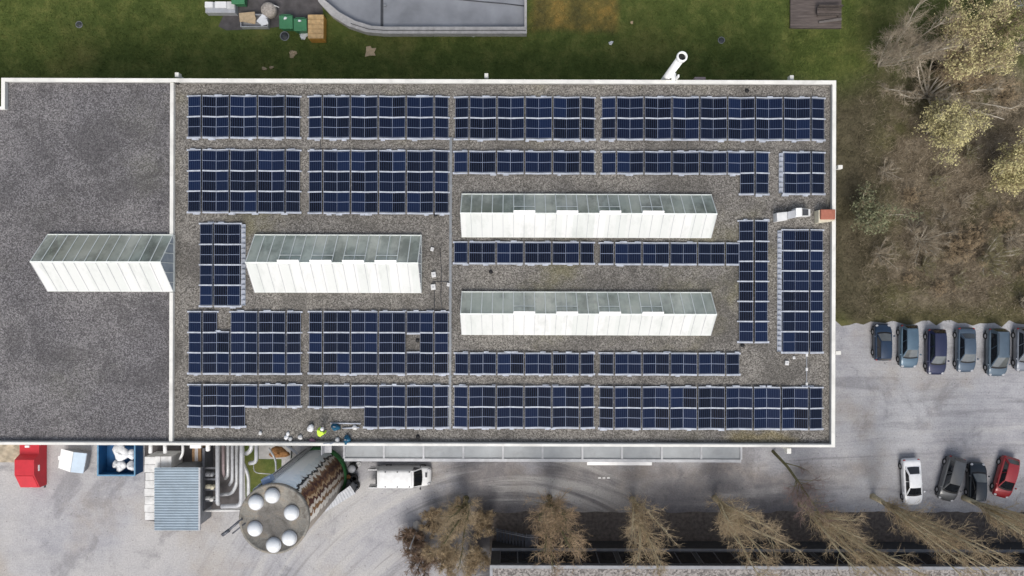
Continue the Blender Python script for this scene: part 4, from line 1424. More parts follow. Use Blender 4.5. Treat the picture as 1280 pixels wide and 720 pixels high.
pipe(((272, 552, 4.0), (272, 628, 3.4), (273, 630, 1.0)), .19, 'light_grey')
pipe(((279, 552, 3.0), (279, 590, 3.0), (281, 596, 1.2)), .13, 'pink_pipe')
pipe(((285, 552, 3.0), (285, 594, 2.6), (282, 598, 1.2)), .15, 'galv')
pipe(((290.5, 552, 3.3), (290.5, 600, 3.0), (287, 606, 1.5)), .15, 'light_grey')
pipe(((296, 552, 3.3), (296, 605, 3.2), (290, 617, 2.4), (276, 618.5, 2.0)), .16, 'galv')
pipe(((302.5, 552, 4.2), (302, 575, 4.2), (301.5, 632, 3.8), (277, 633, 3.4)), .20, 'light_grey')
pipe(((302.5, 576, 4.0), (310.5, 594, 3.8), (310.5, 622, 3.4)), .16, 'galv')
pipe(((320.5, 552, 4.0), (320.5, 578, 4.0), (312, 579, 3.6)), .18, 'light_grey')
pipe(((315, 552, 4.0), (314, 563, 4.0), (308, 567, 3.4)), .2, 'galv')
pipe(((256, 638, 1.6), (300, 637.5, 1.6)), .13, 'white_dirty')
pipe(((317, 579, 2.2), (317, 591, 2.2), (338, 592.5, 2.2)), .045, 'galv')
pipe(((260, 552, 3.5), (260, 563, 3.3)), .2, 'white_dirty')
pipe(((188.5, 552, 3.2), (188, 566, 3.0)), .17, 'white_dirty')
pipe(((206, 552, 3.2), (206.5, 566, 3.0)), .17, 'white_dirty')
pipe(((352, 552, 5.0), (372, 567, 5.0)), .12, 'light_grey')
pipe(((336, 560, 4.6), (345, 575, 4.4), (345, 590, 4.4)), .09, 'galv')
pipe(((228, 552, 2.8), (229, 566, 2.6), (225, 574, 2.2)), .12, 'white_dirty')
fr_ = MB()
xa_ = P(252.5, 560, 2.2)[0]
for py in (586, 600, 613, 627):
    a, b = P3(252, py, 2.0), P3(270, py, 2.0)
    fr_.box(a.x, b.x, a.y - .09, a.y + .09, 1.5, 1.75)
fr_.box(xa_ - .12, xa_ + .12, P(0, 638, 2)[1], P(0, 560, 2)[1], 0, 1.9)
fr_.build('pump_frame', M['steel_dark'], pp)
for (px, py, m) in ((261, 593, 'mid_grey'), (262, 609, 'cream'), (261, 624, 'white_dirty')):
    c = P(px, py, 1.6)
    mb = MB()
    mb.tube([(c[0] - .55, c[1], 1.5), (c[0] + .15, c[1], 1.5)], .26, 12)
    mb.tube([(c[0] + .15, c[1], 1.5), (c[0] + .5, c[1] + .1, 1.5)], .16, 10)
    mb.lathe((c[0] + .3, c[1]), [(.2, 1.4), (.2, 1.75), (.08, 1.8)], 12)
    mb.build('pump', M[m], pp)
# rusty tray, brown crate
tagp = thing('crate', (*P(245, 569), 0), 'brown boarded crate with white top between shed roof and wall', 'crate')
a, b = P3(239.5, 577, 2.2), P3(250.5, 560, 2.2)
MB().box(a.x, b.x, a.y, b.y, 0, 2.1).build('boarding', M['wood_brown'], tagp)
MB().box(a.x - .1, b.x + .1, b.y - .0, b.y + .5, 2.1, 2.35).build('top_board', M['white_paint'], tagp)
for s in (a.x + .3, (a.x + b.x) / 2, b.x - .3):
    MB().box(s - .03, s + .03, a.y + .02, b.y - .02, 2.1, 2.13).build('batten', M['light_grey'], tagp)
rt = thing('heap_tray', (*P(346, 566), 0), 'grey tray with a rust-brown heap beside the painted silo', 'tray')
a, b = P3(323, 574, .5), P3(363, 558, .5)
MB().box(a.x, b.x, a.y, b.y, 0, .4).build('tray', M['concrete'], rt)
mb = MB(); cc = (a + b) / 2
mb.blob((cc.x + .4, cc.y, .42), (1.0, .45, .35), rng, 14, 0, .3); mb.build('heap', M['rust'], rt)

# ------------------------------------------------------------------ vehicles


def loft(mb, st, sec, mi=0):
    """st: list of stations, sec(station) -> half section from bottom centre to top centre (y >= 0)"""
    rows = []
    for s in st:
        h = sec(s)
        x = s[0]
        rows.append([(x, y, z) for y, z in h] + [(x, -y, z) for y, z in h[-2:0:-1]])
    k = len(rows[0])
    vs = [p for r in rows for p in r]
    fs = []
    for i in range(len(rows) - 1):
        for j in range(k):
            fs.append((i * k + j, (i + 1) * k + j, (i + 1) * k + (j + 1) % k, i * k + (j + 1) % k))
    fs.append(tuple(range(k)))
    fs.append(tuple(range((len(rows) - 1) * k + k - 1, (len(rows) - 1) * k - 1, -1)))
    return mb.add(vs, fs, mi, True)


def patch(q, u0, u1, v0, v1, off):
    """inset quad of the quad q=(a,b,c,d) lifted by off along its normal"""
    a, b, c, d = [Vector(p) for p in q]
    nrm = (b - a).cross(d - a).normalized()

    def at(u, v):
        return a.lerp(b, u).lerp(d.lerp(c, u), v) + nrm * off
    return [at(u0, v0), at(u1, v0), at(u1, v1), at(u0, v1)]


def wheels(root, xs, W, r):
    for x in xs:
        for s in (-1, 1):
            mb = MB()
            y0, y1 = s * (W / 2 - .20), s * (W / 2 + .012)
            prof = [(r * .62, 0), (r * .93, 0), (r, .035), (r, .175), (r * .93, .21), (r * .62, .205)]
            k = 20
            vs = []
            for (rr_, t) in prof:
                for j in range(k):
                    a = 2 * math.pi * j / k
                    vs.append((x + rr_ * math.cos(a), y0 + (y1 - y0) * t / .21, r + rr_ * math.sin(a)))
            fs = [(i * k + j, i * k + (j + 1) % k, (i + 1) * k + (j + 1) % k, (i + 1) * k + j) for i in range(len(prof) - 1) for j in range(k)]
            mb.add(vs, fs, 0, True)
            wh = mb.build('wheel', M['black'], root, local=True)
            m2 = MB()
            ye = y1 - s * .035
            vs = [(x, ye + s * .03, r)] + [(x + r * .63 * math.cos(2 * math.pi * j / 20), ye, r + r * .63 * math.sin(2 * math.pi * j / 20)) for j in range(20)]
            m2.add(vs, [(0, 1 + j, 1 + (j + 1) % 20) for j in range(20)])
            m2.build('rim', M['rim'], wh, local=True)


def car(label, pos, yaw, paint, L=4.3, W=1.78, Hh=1.46, hood=1.05, ws=.75, rear=.35, deck=0.0, zb=.92, glass='glass_screen', taper=.735, cat='car', sunroof=False, rails=False):
    """nose towards local +x; hood: bonnet length, ws: windscreen run, rear: run of the rear window, deck: boot length"""
    root = thing('parked_car', (pos[0], pos[1], 0), label, cat, 'cars parked beside the yard', rz=yaw)
    h = L / 2
    w = W / 2
    zh = zb - .06
    zd = zb + .02
    st = [(-h, w * .70, .52, .40), (-h + .05, w * .84, zd - .20, .28), (-h + .16, w * .92, zd - .05, .22), (-h + .40, w * .97, zd, .2), (-h * .55, w, zb, .2), (0, w, zb, .2),
          (h - hood, w, zb - .01, .2), (h - hood * .62, w * .99, zh, .2), (h - .42, w * .95, zh - .09, .2), (h - .17, w * .87, zh - .18, .22), (h - .05, w * .75, zh - .30, .28), (h, w * .60, .50, .40)]

    def sec(s):
        x, hw, zt, z0 = s
        zm = z0 + (zt - z0) * .55
        return [(0, z0), (hw * .86, z0), (hw * .97, z0 + .08), (hw, zm), (hw * .985, zt - .10), (hw * .93, zt - .025), (hw * .80, zt + .0), (hw * .4, zt + .022), (0, zt + .03)]
    mb = MB(); loft(mb, st, sec)
    body = mb.build('body', paint, root, local=True, subsurf=1)
    mb = MB(); mb.box(-h + .25, h - .25, -w * .9, w * .9, .16, .3); mb.build('underbody', M['black'], root, local=True)
    # cabin
    xf0, xf1 = h - hood + .04, h - hood - ws
    xr0 = -h + deck + .10
    xr1 = xr0 + rear
    wb, wt = w * .90, w * taper * .84
    z0 = zb + .005
    nx, ny = 7, 7
    top = []
    for i in range(nx):
        t = i / (nx - 1)
        x = xr1 + (xf1 - xr1) * t
        zc = Hh - .05 * (2 * t - 1.15) ** 2
        wx = wt * (1 - .05 * (2 * t - 1) ** 2)
        top.append([(x, wx * (2 * j / (ny - 1) - 1), zc - .055 * abs(2 * j / (ny - 1) - 1) ** 2.4) for j in range(ny)])
    mb = MB()
    vs = [p for r in top for p in r]
    fs = [(i * ny + j, (i + 1) * ny + j, (i + 1) * ny + j + 1, i * ny + j + 1) for i in range(nx - 1) for j in range(ny - 1)]
    mb.add(vs, fs, 0, True)
    # belt corners
    FL, FR = Vector((xf0, wb * .93, z0)), Vector((xf0, -wb * .93, z0))
    RL, RR = Vector((xr0, wb * .90, z0)), Vector((xr0, -wb * .90, z0))
    tFR, tFL = Vector(top[-1][0]), Vector(top[-1][-1])
    tRR, tRL = Vector(top[0][0]), Vector(top[0][-1])
    quads = {'windscreen': (FR, FL, tFL, tFR), 'rear_window': (RL, RR, tRR, tRL), 'side_left': (FL, RL, tRL, tFL), 'side_right': (RR, FR, tFR, tRR)}
    FLc, FRc = Vector((xf0 + .10, 0, z0 + .01)), None
    # front and rear fans follow the curved roof edge
    for key, row, a, b in (('f', top[-1], FR, FL), ('r', top[0][::-1], RL, RR)):
        lowrow = [a.lerp(b, j / (ny - 1)) for j in range(ny)]
        bulge = .10 if key == 'f' else -.06
        lowrow = [Vector((p.x + bulge * (1 - (2 * j / (ny - 1) - 1) ** 2), p.y, p.z)) for j, p in enumerate(lowrow)]
        mb.add([tuple(p) for p in lowrow] + [tuple(p) for p in row], [(j, j + 1, ny + j + 1, ny + j) for j in range(ny - 1)], 0, True)
        if key == 'f':
            lf, rf = lowrow, [Vector(p) for p in row]
        else:
            lr, rrw = lowrow, [Vector(p) for p in row]
    for a, b, row in ((FL, RL, [r[-1] for r in top][::-1]), (RR, FR, [r[0] for r in top])):
        low = [a.lerp(b, j / (nx - 1)) for j in range(nx)]
        mb.add([tuple(p) for p in low] + [tuple(p) for p in row], [(j, j + 1, nx + j + 1, nx + j) for j in range(nx - 1)], 0, True)
    roof = mb.build('roof', paint, root, local=True)
    if rails:
        for s in (-1, 1):
            m_ = MB(); m_.tube([(xr1 + .1, s * wt * .86, Hh - .05), (xr1 + .2, s * wt * .86, Hh + .01), (xf1 - .3, s * wt * .86, Hh + .01), (xf1 - .15, s * wt * .86, Hh - .04)], .022, 6)
            m_.build('roof_rail', M['dark_grey'], roof, local=True)
    if sunroof:
        m_ = MB(); m_.box(xf1 - .75, xf1 - .15, -wt * .55, wt * .55, Hh - .03, Hh + .012); m_.build('sunroof', M['glass_dark'], roof, local=True)

    def strip_window(name, low, high, u0, u1, v0, v1, m, off=.010):
        n_ = 7
        cols = []
        for j in range(n_):
            u = u0 + (u1 - u0) * j / (n_ - 1)
            f = u * (len(low) - 1); i0 = min(int(f), len(low) - 2); fr = f - i0
            a = low[i0].lerp(low[i0 + 1], fr); b = high[i0].lerp(high[i0 + 1], fr)
            cols.append((a.lerp(b, v0), a.lerp(b, v1)))
        nn = (cols[-1][0] - cols[0][0]).cross(cols[n_ // 2][1] - cols[n_ // 2][0]).normalized()
        vs = [tuple(p[0] + nn * off) for p in cols] + [tuple(p[1] + nn * off) for p in cols]
        MB().add(vs, [(j, j + 1, n_ + j + 1, n_ + j) for j in range(n_ - 1)], 0, True).build(name, M[m], root, local=True)
    strip_window('scuttle_panel', lf, rf, .03, .97, -.05, .10, 'black', .014)
    strip_window('windscreen', lf, rf, .05, .95, .11, .94, glass)
    strip_window('rear_window', lr, rrw, .08, .92, .16, .92, 'glass_dark')
    sl = [FL.lerp(RL, j / (nx - 1)) for j in range(nx)]; sh_ = [Vector(r[-1]) for r in top][::-1]
    sr = [RR.lerp(FR, j / (nx - 1)) for j in range(nx)]; sh2 = [Vector(r[0]) for r in top]
    for (lo_, hi_, rev) in ((sl, sh_, False), (sr, sh2, True)):
        for (u0, u1) in ((.06, .46), (.49, .90)):
            if rev:
                u0, u1 = 1 - u1, 1 - u0
            strip_window('side_window', lo_, hi_, u0, u1, .06, .88, 'glass_dark')
    # lamps, mirrors, plates
    for s in (-1, 1):
        m_ = MB(); m_.blob((h - .235, s * w * .66, zh - .225), (.19, .16, .075), random.Random(2), 10, 0, 0); m_.build('headlight', M['lens'], root, local=True)
        m_ = MB(); m_.blob((-h + .13, s * w * .74, zd - .19), (.09, .14, .09), random.Random(2), 10, 0, 0); m_.build('taillight', M['tail'], root, local=True)
        m_ = MB(); m_.blob((xf0 - .25, s * (w + .09), zb + .04), (.09, .11, .075), random.Random(2), 10, 0, 0.05); m_.build('wing_mirror', paint, root, local=True)
        for xd in (xf0 - .95,):
            m_ = MB(); m_.box(xd - .10, xd + .06, s * w * 1.0 - .012, s * w * 1.0 + .022, zb - .16, zb - .12); m_.build('door_handle', paint, root, local=True)
    wheels(root, (h - .80, -h + .78), W, .31)
    return root


DOWN = rad(-90)
paint = {k: car_paint(k + '_car_paint', c, m) for k, c, m in (
    ('deep_blue', (.012, .034, .075), .3), ('silver_blue', (.085, .145, .20), .35), ('navy', (.014, .02, .065), .3), ('slate', (.070, .105, .15), .35), ('steel', (.085, .125, .165), .35),
    ('silver', (.18, .20, .235), .35), ('white', (.80, .82, .84), 0), ('graphite', (.10, .105, .11), .3), ('teal_black', (.007, .014, .022), .3), ('red', (.27, .012, .018), .15))}


def at(px, py, z=.8):
    return P(px, py, z)


car('small deep blue hatchback, first in the row below the meadow', at(1104.5, 428), rad(90), paint['deep_blue'], L=3.55, W=1.66, Hh=1.45, hood=.95, ws=.7, rear=.2)
car('pale silver-blue hatchback between deep blue and navy cars', at(1137, 433), DOWN, paint['silver_blue'], L=4.15, W=1.75, Hh=1.48, hood=1.1, ws=.75, rear=.25)
car('dark navy hatchback with bright nose corner, beside silver-blue car', at(1171.5, 440), DOWN, paint['navy'], L=4.4, W=1.80, Hh=1.52, hood=1.15, ws=.75, rear=.3)
car('slate grey saloon with short boot, fourth from the building', at(1208.5, 437.5), DOWN, paint['slate'], L=4.3, W=1.76, Hh=1.45, hood=1.1, ws=.75, rear=.5, deck=.45)
car('tall steel-grey people carrier with black side windows and roof rails', at(1247.5, 440.5), DOWN, paint['steel'], L=4.6, W=1.84, Hh=1.72, hood=.95, ws=1.0, rear=.2, rails=True, taper=.76)
car('silver hatchback cut by the picture edge, last in meadow row', at(1282, 437), DOWN, paint['silver'], L=4.2, W=1.76, Hh=1.48, hood=1.05, ws=.75, rear=.3)
car('white coupe parked alone under the bare poplars', at(1141, 603), rad(-90 + 3.5), paint['white'], L=4.5, W=1.78, Hh=1.38, hood=1.15, ws=.75, rear=.75, deck=.55, glass='glass_dark', taper=.75)
car('graphite grey estate with red tail lamps, parked aslant by white coupe', at(1190.5, 599), rad(-90 - 15), paint['graphite'], L=4.35, W=1.78, Hh=1.5, hood=1.05, ws=.8, rear=.25, glass='glass_dark')
car('black small car facing away from the poplars, beside the red car', at(1222.5, 603), rad(90 - 2), paint['teal_black'], L=3.7, W=1.66, Hh=1.47, hood=1.0, ws=.75, rear=.2)
car('dark red hatchback parked aslant at the picture edge', at(1259, 597), rad(-90 - 15), paint['red'], L=4.0, W=1.72, Hh=1.42, hood=1.0, ws=.75, rear=.4, deck=.1, glass='glass_dark')


def van():
    c = P(506, 596, 1.0)
    L, W, Hh = 4.95, 1.88, 1.98
    root = thing('delivery_van', (c[0], c[1], 0), 'white ribbed-roof delivery van with open rear doors beneath the canopy edge', 'van')
    h, w = L / 2, W / 2
    st = [(-h, w * .96, Hh - .06, .3), (-h + .06, w * .97, Hh - .01, .25), (-h + .4, w, Hh, .22), (0, w, Hh, .22), (h - 1.82, w, Hh, .22), (h - 1.62, w, Hh - .04, .22)]

    def sec(s):
        x, hw, zt, z0 = s
        return [(0, z0), (hw * .92, z0), (hw, z0 + .1), (hw, .95), (hw * .965, 1.45), (hw * .915, zt - .16), (hw * .85, zt - .04), (hw * .6, zt), (0, zt + .015)]
    mb = MB(); loft(mb, st, sec)
    M['van_white'] = car_paint('van_white_paint', (.80, .81, .81), 0)
    bod = mb.build('cargo_body', M['van_white'], root, local=True)
    st = [(h - 1.62, w, 1.08, .22), (h - 1.0, w, 1.06, .22), (h - .8, w * .99, 1.02, .22), (h - .45, w * .95, .93, .22), (h - .18, w * .86, .80, .25), (h - .05, w * .74, .62, .3), (h, w * .62, .5, .4)]

    def sec2(s):
        x, hw, zt, z0 = s
        return [(0, z0), (hw * .9, z0), (hw, z0 + .1), (hw, .6 * zt), (hw * .98, zt - .12), (hw * .92, zt - .03), (hw * .75, zt), (hw * .4, zt + .02), (0, zt + .03)]
    mb = MB(); loft(mb, st, sec2)
    mb.build('bonnet', M['van_white'], root, local=True)
    # cab with windscreen
    xa, xb = h - 1.66, h - .86
    wt = w * .82
    A = [Vector((xb + .10 * (1 - (k / 3 - 1) ** 2), -w * .90 + w * 1.8 * k / 6, 1.06)) for k in range(7)]
    Bt = [Vector((xa + .10, -wt + 2 * wt * k / 6, Hh - .055 + .03 * (1 - (k / 3 - 1) ** 2))) for k in range(7)]
    mb = MB()
    mb.add([tuple(p) for p in A] + [tuple(p) for p in Bt], [(j, j + 1, 8 + j, 7 + j) for j in range(6)], 0, True)
    for s, k in ((-1, 0), (1, 6)):
        q = [Vector((xa - .05, s * w, 1.06)), A[k], Bt[k], Vector((xa - .05, s * w * .90, Hh - .1))]
        mb.add([tuple(p) for p in q], [(0, 1, 2, 3) if s < 0 else (3, 2, 1, 0)], 0)
    mb.add([tuple(p) for p in Bt] + [(xa - .1, p.y * 1.03, p.z + .01) for p in Bt], [(j, j + 1, 8 + j, 7 + j) for j in range(6)], 0, True)
    mb.build('cab', M['van_white'], root, local=True)
    vs = []
    for t in (.06, .93):
        for k in range(7):
            kk = .35 + 5.3 * k / 6
            i0 = min(int(kk), 5); f = kk - i0
            a = A[i0].lerp(A[i0 + 1], f); b = Bt[i0].lerp(Bt[i0 + 1], f)
            vs.append(tuple(a.lerp(b, t) + Vector((.012, 0, .012))))
    MB().add(vs, [(j, j + 1, 8 + j, 7 + j) for j in range(6)], 0, True).build('windscreen', M['glass_dark'], root, local=True)
    for s in (-1, 1):
        q = [Vector((xa + .05, s * (w + .006), 1.10)), Vector((xb - .06, s * (w * .93 + .02), 1.10)), Vector((xa + .28, s * (w * .865 + .02), Hh - .22)), Vector((xa + .05, s * (w * .93 + .006), Hh - .24))]
        MB().add([tuple(p) for p in q], [(0, 1, 2, 3) if s < 0 else (3, 2, 1, 0)]).build('side_window', M['glass_dark'], root, local=True)
        m_ = MB(); m_.blob((h - .25, s * w * .70, .78), (.20, .15, .11), random.Random(2), 10, 0, 0); m_.build('headlight', M['lens'], root, local=True)
        m_ = MB(); m_.blob((xb - .12, s * (w + .13), 1.15), (.08, .13, .12), random.Random(2), 10, 0, .05); m_.build('wing_mirror', M['dark_grey'], root, local=True)
        # open rear doors, swung straight back
        m_ = MB(); m_.box(-h - .88, -h - .01, s * (w - .10) - .035, s * (w - .10) + .035, .45, Hh - .2)
        d_ = m_.build('rear_door', M['van_white'], root, local=True, bevel=.02)
        m_ = MB(); m_.box(-h - .75, -h - .2, s * (w - .10) - .040, s * (w - .10) + .040, 1.15, 1.6); m_.build('door_glass', M['glass_dark'], d_, local=True)
    rb2 = MB()
    for k in range(9):
        x = -h + .35 + k * .31
        rb2.box(x, x + .05, -w * .72, w * .72, Hh + .002, Hh + .03)
    rb2.build('roof_rib', M['van_white'], bod, local=True)
    for k in range(3):
        for s in (-1, 1):
            m_ = MB(); x = -h + .8 + k * 1.12
            m_.box(x - .05, x + .05, s * w * .74 - .05, s * w * .74 + .05, Hh - .02, Hh + .05); m_.build('rack_foot', M['dark_grey'], bod, local=True)
    m_ = MB(); m_.box(-h - .06, -h + .002, -w * .80, w * .80, .5, Hh - .28); m_.build('load_opening', M['black'], root, local=True)
    m_ = MB(); m_.box(-h - .38, -h - .06, -w * .85, w * .85, .38, .52); m_.build('rear_bumper', M['dark_grey'], root, local=True)
    m_ = MB(); m_.box(h - .55, h - .35, -.05, .40, .985, 1.0); m_.build('bonnet_vent', M['dark_grey'], root, local=True)
    wheels(root, (h - .85, -h + .85), W, .33)
    return root


van()

# ------------------------------------------------------------------ building south of the road
oz = 6.3
ox0 = P(613, 707, oz)[0]
oy1 = P(640, 707, oz)[1]
ob = thing('office_building', (ox0 + 30, oy1 - 8, 0), 'dark-glazed office block with pale chipping roof behind the poplars', 'building')
mb = MB(); mb.box(ox0, 75, -60, oy1, 0, oz - .1); mb.build('wall', mat('dark_render', (.035, .036, .04), .8), ob)
mb = MB(); mb.sheet([(ox0, -60), (75, -60), (75, oy1 - .2), (ox0, oy1 - .2)], oz - .02); mb.build('roof', M['chippings'], ob)
mb = MB(); mb.box(ox0 - .05, 75, oy1 - .22, oy1 + .05, oz - .10, oz + .10); mb.box(ox0 - .05, ox0 + .2, -60, oy1 - .22, oz - .1, oz + .10)
mb.build('roof_edge', M['mid_grey'], ob)
mb = MB(); mb.box(ox0 + .02, 75, oy1 + .002, oy1 + .22, 2.62, 2.75); mb.build('ledge', M['mid_grey'], ob)
x = ox0 + .8
while x < 60:
    m_ = MB(); m_.box(x, x + 3.2, oy1 + .003, oy1 + .05, 2.9, oz - .4)
    f_ = m_.build('window', M['steel_dark'], ob)
    m_ = MB(); m_.box(x + .06, x + 1.55, oy1 + .053, oy1 + .06, 2.98, oz - .48); m_.box(x + 1.65, x + 3.14, oy1 + .053, oy1 + .06, 2.98, oz - .48)
    m_.build('pane', M['glass_window'], f_)
    x += 3.6

# steel stair in front of it
st0, st1 = P3(622, 668, 0), P3(657, 675, 0)
ss = thing('steel_stair', tuple(st0), 'narrow grey steel stair with handrails climbing beside the office block', 'stair')
for k in range(10):
    t = k / 9
    xx = st0.x + (st1.x - st0.x) * t
    m_ = MB(); m_.box(xx - .10, xx + .10, st0.y - .65, st0.y + .65, .2 + 1.7 * t, .24 + 1.7 * t); m_.build('tread', M['steel_dark'], ss)
for s in (-.68, .68):
    m_ = MB()
    m_.tube([(st0.x - .2, st0.y + s, 1.0), (st1.x + .1, st0.y + s, 2.8), (st1.x + 1.1, st0.y + s, 2.8)], .035, 6)
    m_.tube([(st0.x - .2, st0.y + s, .55), (st1.x + .1, st0.y + s, 2.35), (st1.x + 1.1, st0.y + s, 2.35)], .02, 6)
    for t in (0, .33, .66, 1):
        xx = st0.x - .15 + (st1.x - st0.x + .2) * t
        m_.tube([(xx, st0.y + s, .1 + 1.7 * t), (xx, st0.y + s, 1.05 + 1.75 * t)], .025, 6)
    m_.build('handrail', M['mid_grey'], ss)
m_ = MB(); m_.box(st1.x + .1, st1.x + 1.15, st0.y - .65, st0.y + .65, 1.86, 1.92); m_.build('landing', M['steel_dark'], ss)
m_ = MB(); m_.box(st1.x + .1, st1.x + 1.15, st0.y - .75, st0.y - .655, 1.8, 1.98); m_.build('landing_edge', M['light_grey'], ss)

# ------------------------------------------------------------------ north side: bins, ramp, deck
# retaining wall round the delivery ramp
rw = thing('ramp_wall', (*P(560, 30), 0), 'low pale concrete wall curving round the delivery ramp', 'wall')
outer = [P(385, -40, .9), P(398, 2, .9), P(414, 19, .9), P(434, 32, .9), P(458, 40, .9), P(480, 41.8, .9), P(658.5, 41.8, .9), P(658.5, -40, .9)]
inner = [P(396, -40, .9), P(406, 0, .9), P(424, 15, .9), P(444, 26, .9), P(464, 32, .9), P(482, 33.2, .9), P(655.5, 33.2, .9), P(655.5, -40, .9)]
mb = MB()
for i in range(len(outer) - 1):
    q = [outer[i], outer[i + 1], inner[i + 1], inner[i]]
    mb.hexa([(*p, 0) for p in q], [(*p, .88) for p in q])
mb.build('concrete_wall', M['concrete'], rw, bevel=0)
mb = MB()
for i in range(3, len(outer) - 2):
    a, b = [Vector((*outer[k], 0)).lerp(Vector((*inner[k], 0)), .45) for k in (i, i + 1)]
    mb.tube([(a.x, a.y, .90), (b.x, b.y, .90)], .03, 5)
mb.build('wall_groove', M['dark_grey'], rw)
structure('ramp_surface', MB().sheet([P(398, -60), P(404, -2), P(426, 18), P(446, 28), P(466, 34.5), P(484, 35.5), P(657, 35.5), P(657, -60)], .018), M['ramp'])
gd = thing('drain_channel', (*P(477.5, 15), 0), 'dark slotted drain channel across the delivery ramp', 'drain')
a, b = P(475.8, 33), P(479.4, -40)
MB().box(a[0], b[0], a[1], b[1], .0, .05).build('grating', M['dark_grey'], gd)
MB().box(b[0] + .05, b[0] + .3, P(0, 7)[1], P(0, 5)[1], .0, .25).build('drain_post', M['mid_grey'], gd)
# a crack line / hose along the ramp
mb = MB(); mb.tube([P3(560, -2, .04), P3(600, 2, .04), P3(630, 4.5, .04), P3(655, 7.5, .04)], .05, 5)
tag(mb.build('hose', M['dark_grey']), 'thin dark hose lying along the delivery ramp', 'hose')


def bin_(px0, px1, py0, py1, lab, z=1.25):
    a, b = P3(px0, py1, z), P3(px1, py0, z)
    r = thing('wheeled_bin', ((a.x + b.x) / 2, (a.y + b.y) / 2, 0), lab, 'bin', 'green wheeled bins by the lawn')
    MB().hexa([(a.x + .1, a.y + .1, .12), (b.x - .1, a.y + .1, .12), (b.x - .1, b.y - .1, .12), (a.x + .1, b.y - .1, .12)],
              [(a.x, a.y, z - .15), (b.x, a.y, z - .15), (b.x, b.y, z - .15), (a.x, b.y, z - .15)]).build('tub', M['green'], r, bevel=.03)
    MB().hexa([(a.x - .04, a.y - .04, z - .15), (b.x + .04, a.y - .04, z - .15), (b.x + .04, b.y + .02, z - .1), (a.x - .04, b.y + .02, z - .1)],
              [(a.x - .02, a.y, z - .08), (b.x + .02, a.y, z - .08), (b.x, b.y - .1, z + .06), (a.x, b.y - .1, z + .06)]).build('lid', M['green'], r, bevel=.03)
    for s in (a.x + .15, b.x - .15):
        for y in (a.y + .2, b.y - .2):
            MB().tube([(s - .03, y, .1), (s + .03, y, .1)], .1, 10).build('wheel', M['black'], r)
    MB().tube([(a.x + .15, b.y + .05, z - .05), (b.x - .15, b.y + .05, z - .05)], .03, 6).build('handle', M['green'], r)
    return r


bin_(349, 365.5, 18.5, 35, 'green wheeled bin standing farther from the orange box')
bin_(367, 383, 22.5, 38, 'green wheeled bin standing right beside the orange box')
bin_(289, 305, -12, 4, 'green wheeled bin at the top edge behind the white cabinet')
for (px, py, r, lab) in ((356.5, 22.5, .18, 'white rag lying on the farther green bin lid'), (374.5, 26, .16, 'white rag lying on the bin lid beside the orange box')):
    c = P3(px, py, 1.3)
    mb = MB(); mb.blob((c.x, c.y, 1.30), (r, r * .8, .07), rng, 10, 0, .3)
    tag(mb.build('rag', M['bag']), lab, 'rag', 'white rags on bin lids')
# orange wooden box
a, b = P3(385.2, 48, 1.25), P3(404, 18, 1.25)
ox = thing('orange_box', ((a.x + b.x) / 2, (a.y + b.y) / 2, 0), 'tall orange box with plywood lid at the lawn edge', 'box')
MB().hexa([(a.x, a.y, 0), (b.x, a.y, 0), (b.x, b.y, 0), (a.x, b.y, 0)], [(a.x, a.y, 1.2), (b.x, a.y, 1.2), (b.x, b.y, 1.2), (a.x, b.y, 1.2)]).build('side_panels', M['orange'], ox, bevel=.02)
lid = MB()
for k in range(5):
    ya_ = a.y + (b.y - a.y) * k / 5; yb2_ = a.y + (b.y - a.y) * (k + 1) / 5 - .03
    lid.box(a.x - .03, b.x + .03, ya_, yb2_, 1.2, 1.25 + rng.uniform(0, .02))
lid.build('lid', M['plywood'], ox)
# white cabinet on its back
a, b = P3(256, 14, .9), P3(293.5, 2, .9)
wcab = thing('metal_cabinet', ((a.x + b.x) / 2, (a.y + b.y) / 2, 0), 'long white metal cabinet lying on the lawn edge', 'cabinet')
MB().box(a.x, b.x, a.y - .1, b.y, 0, .8).build('carcass', M['light_grey'], wcab, bevel=.02)
MB().box(a.x + .0, a.x + .75, a.y + .35, b.y - .02, .8, .92).build('door', M['white_paint'], wcab, bevel=.02)
MB().box(a.x + .95, b.x - .8, a.y + .35, b.y + .02, .8, .88).build('door', M['white_paint'], wcab, bevel=.02)
MB().box(b.x - .75, b.x - .05, a.y + .25, b.y + .02, .8, .9).build('door', M['white_dirty'], wcab, bevel=.02)
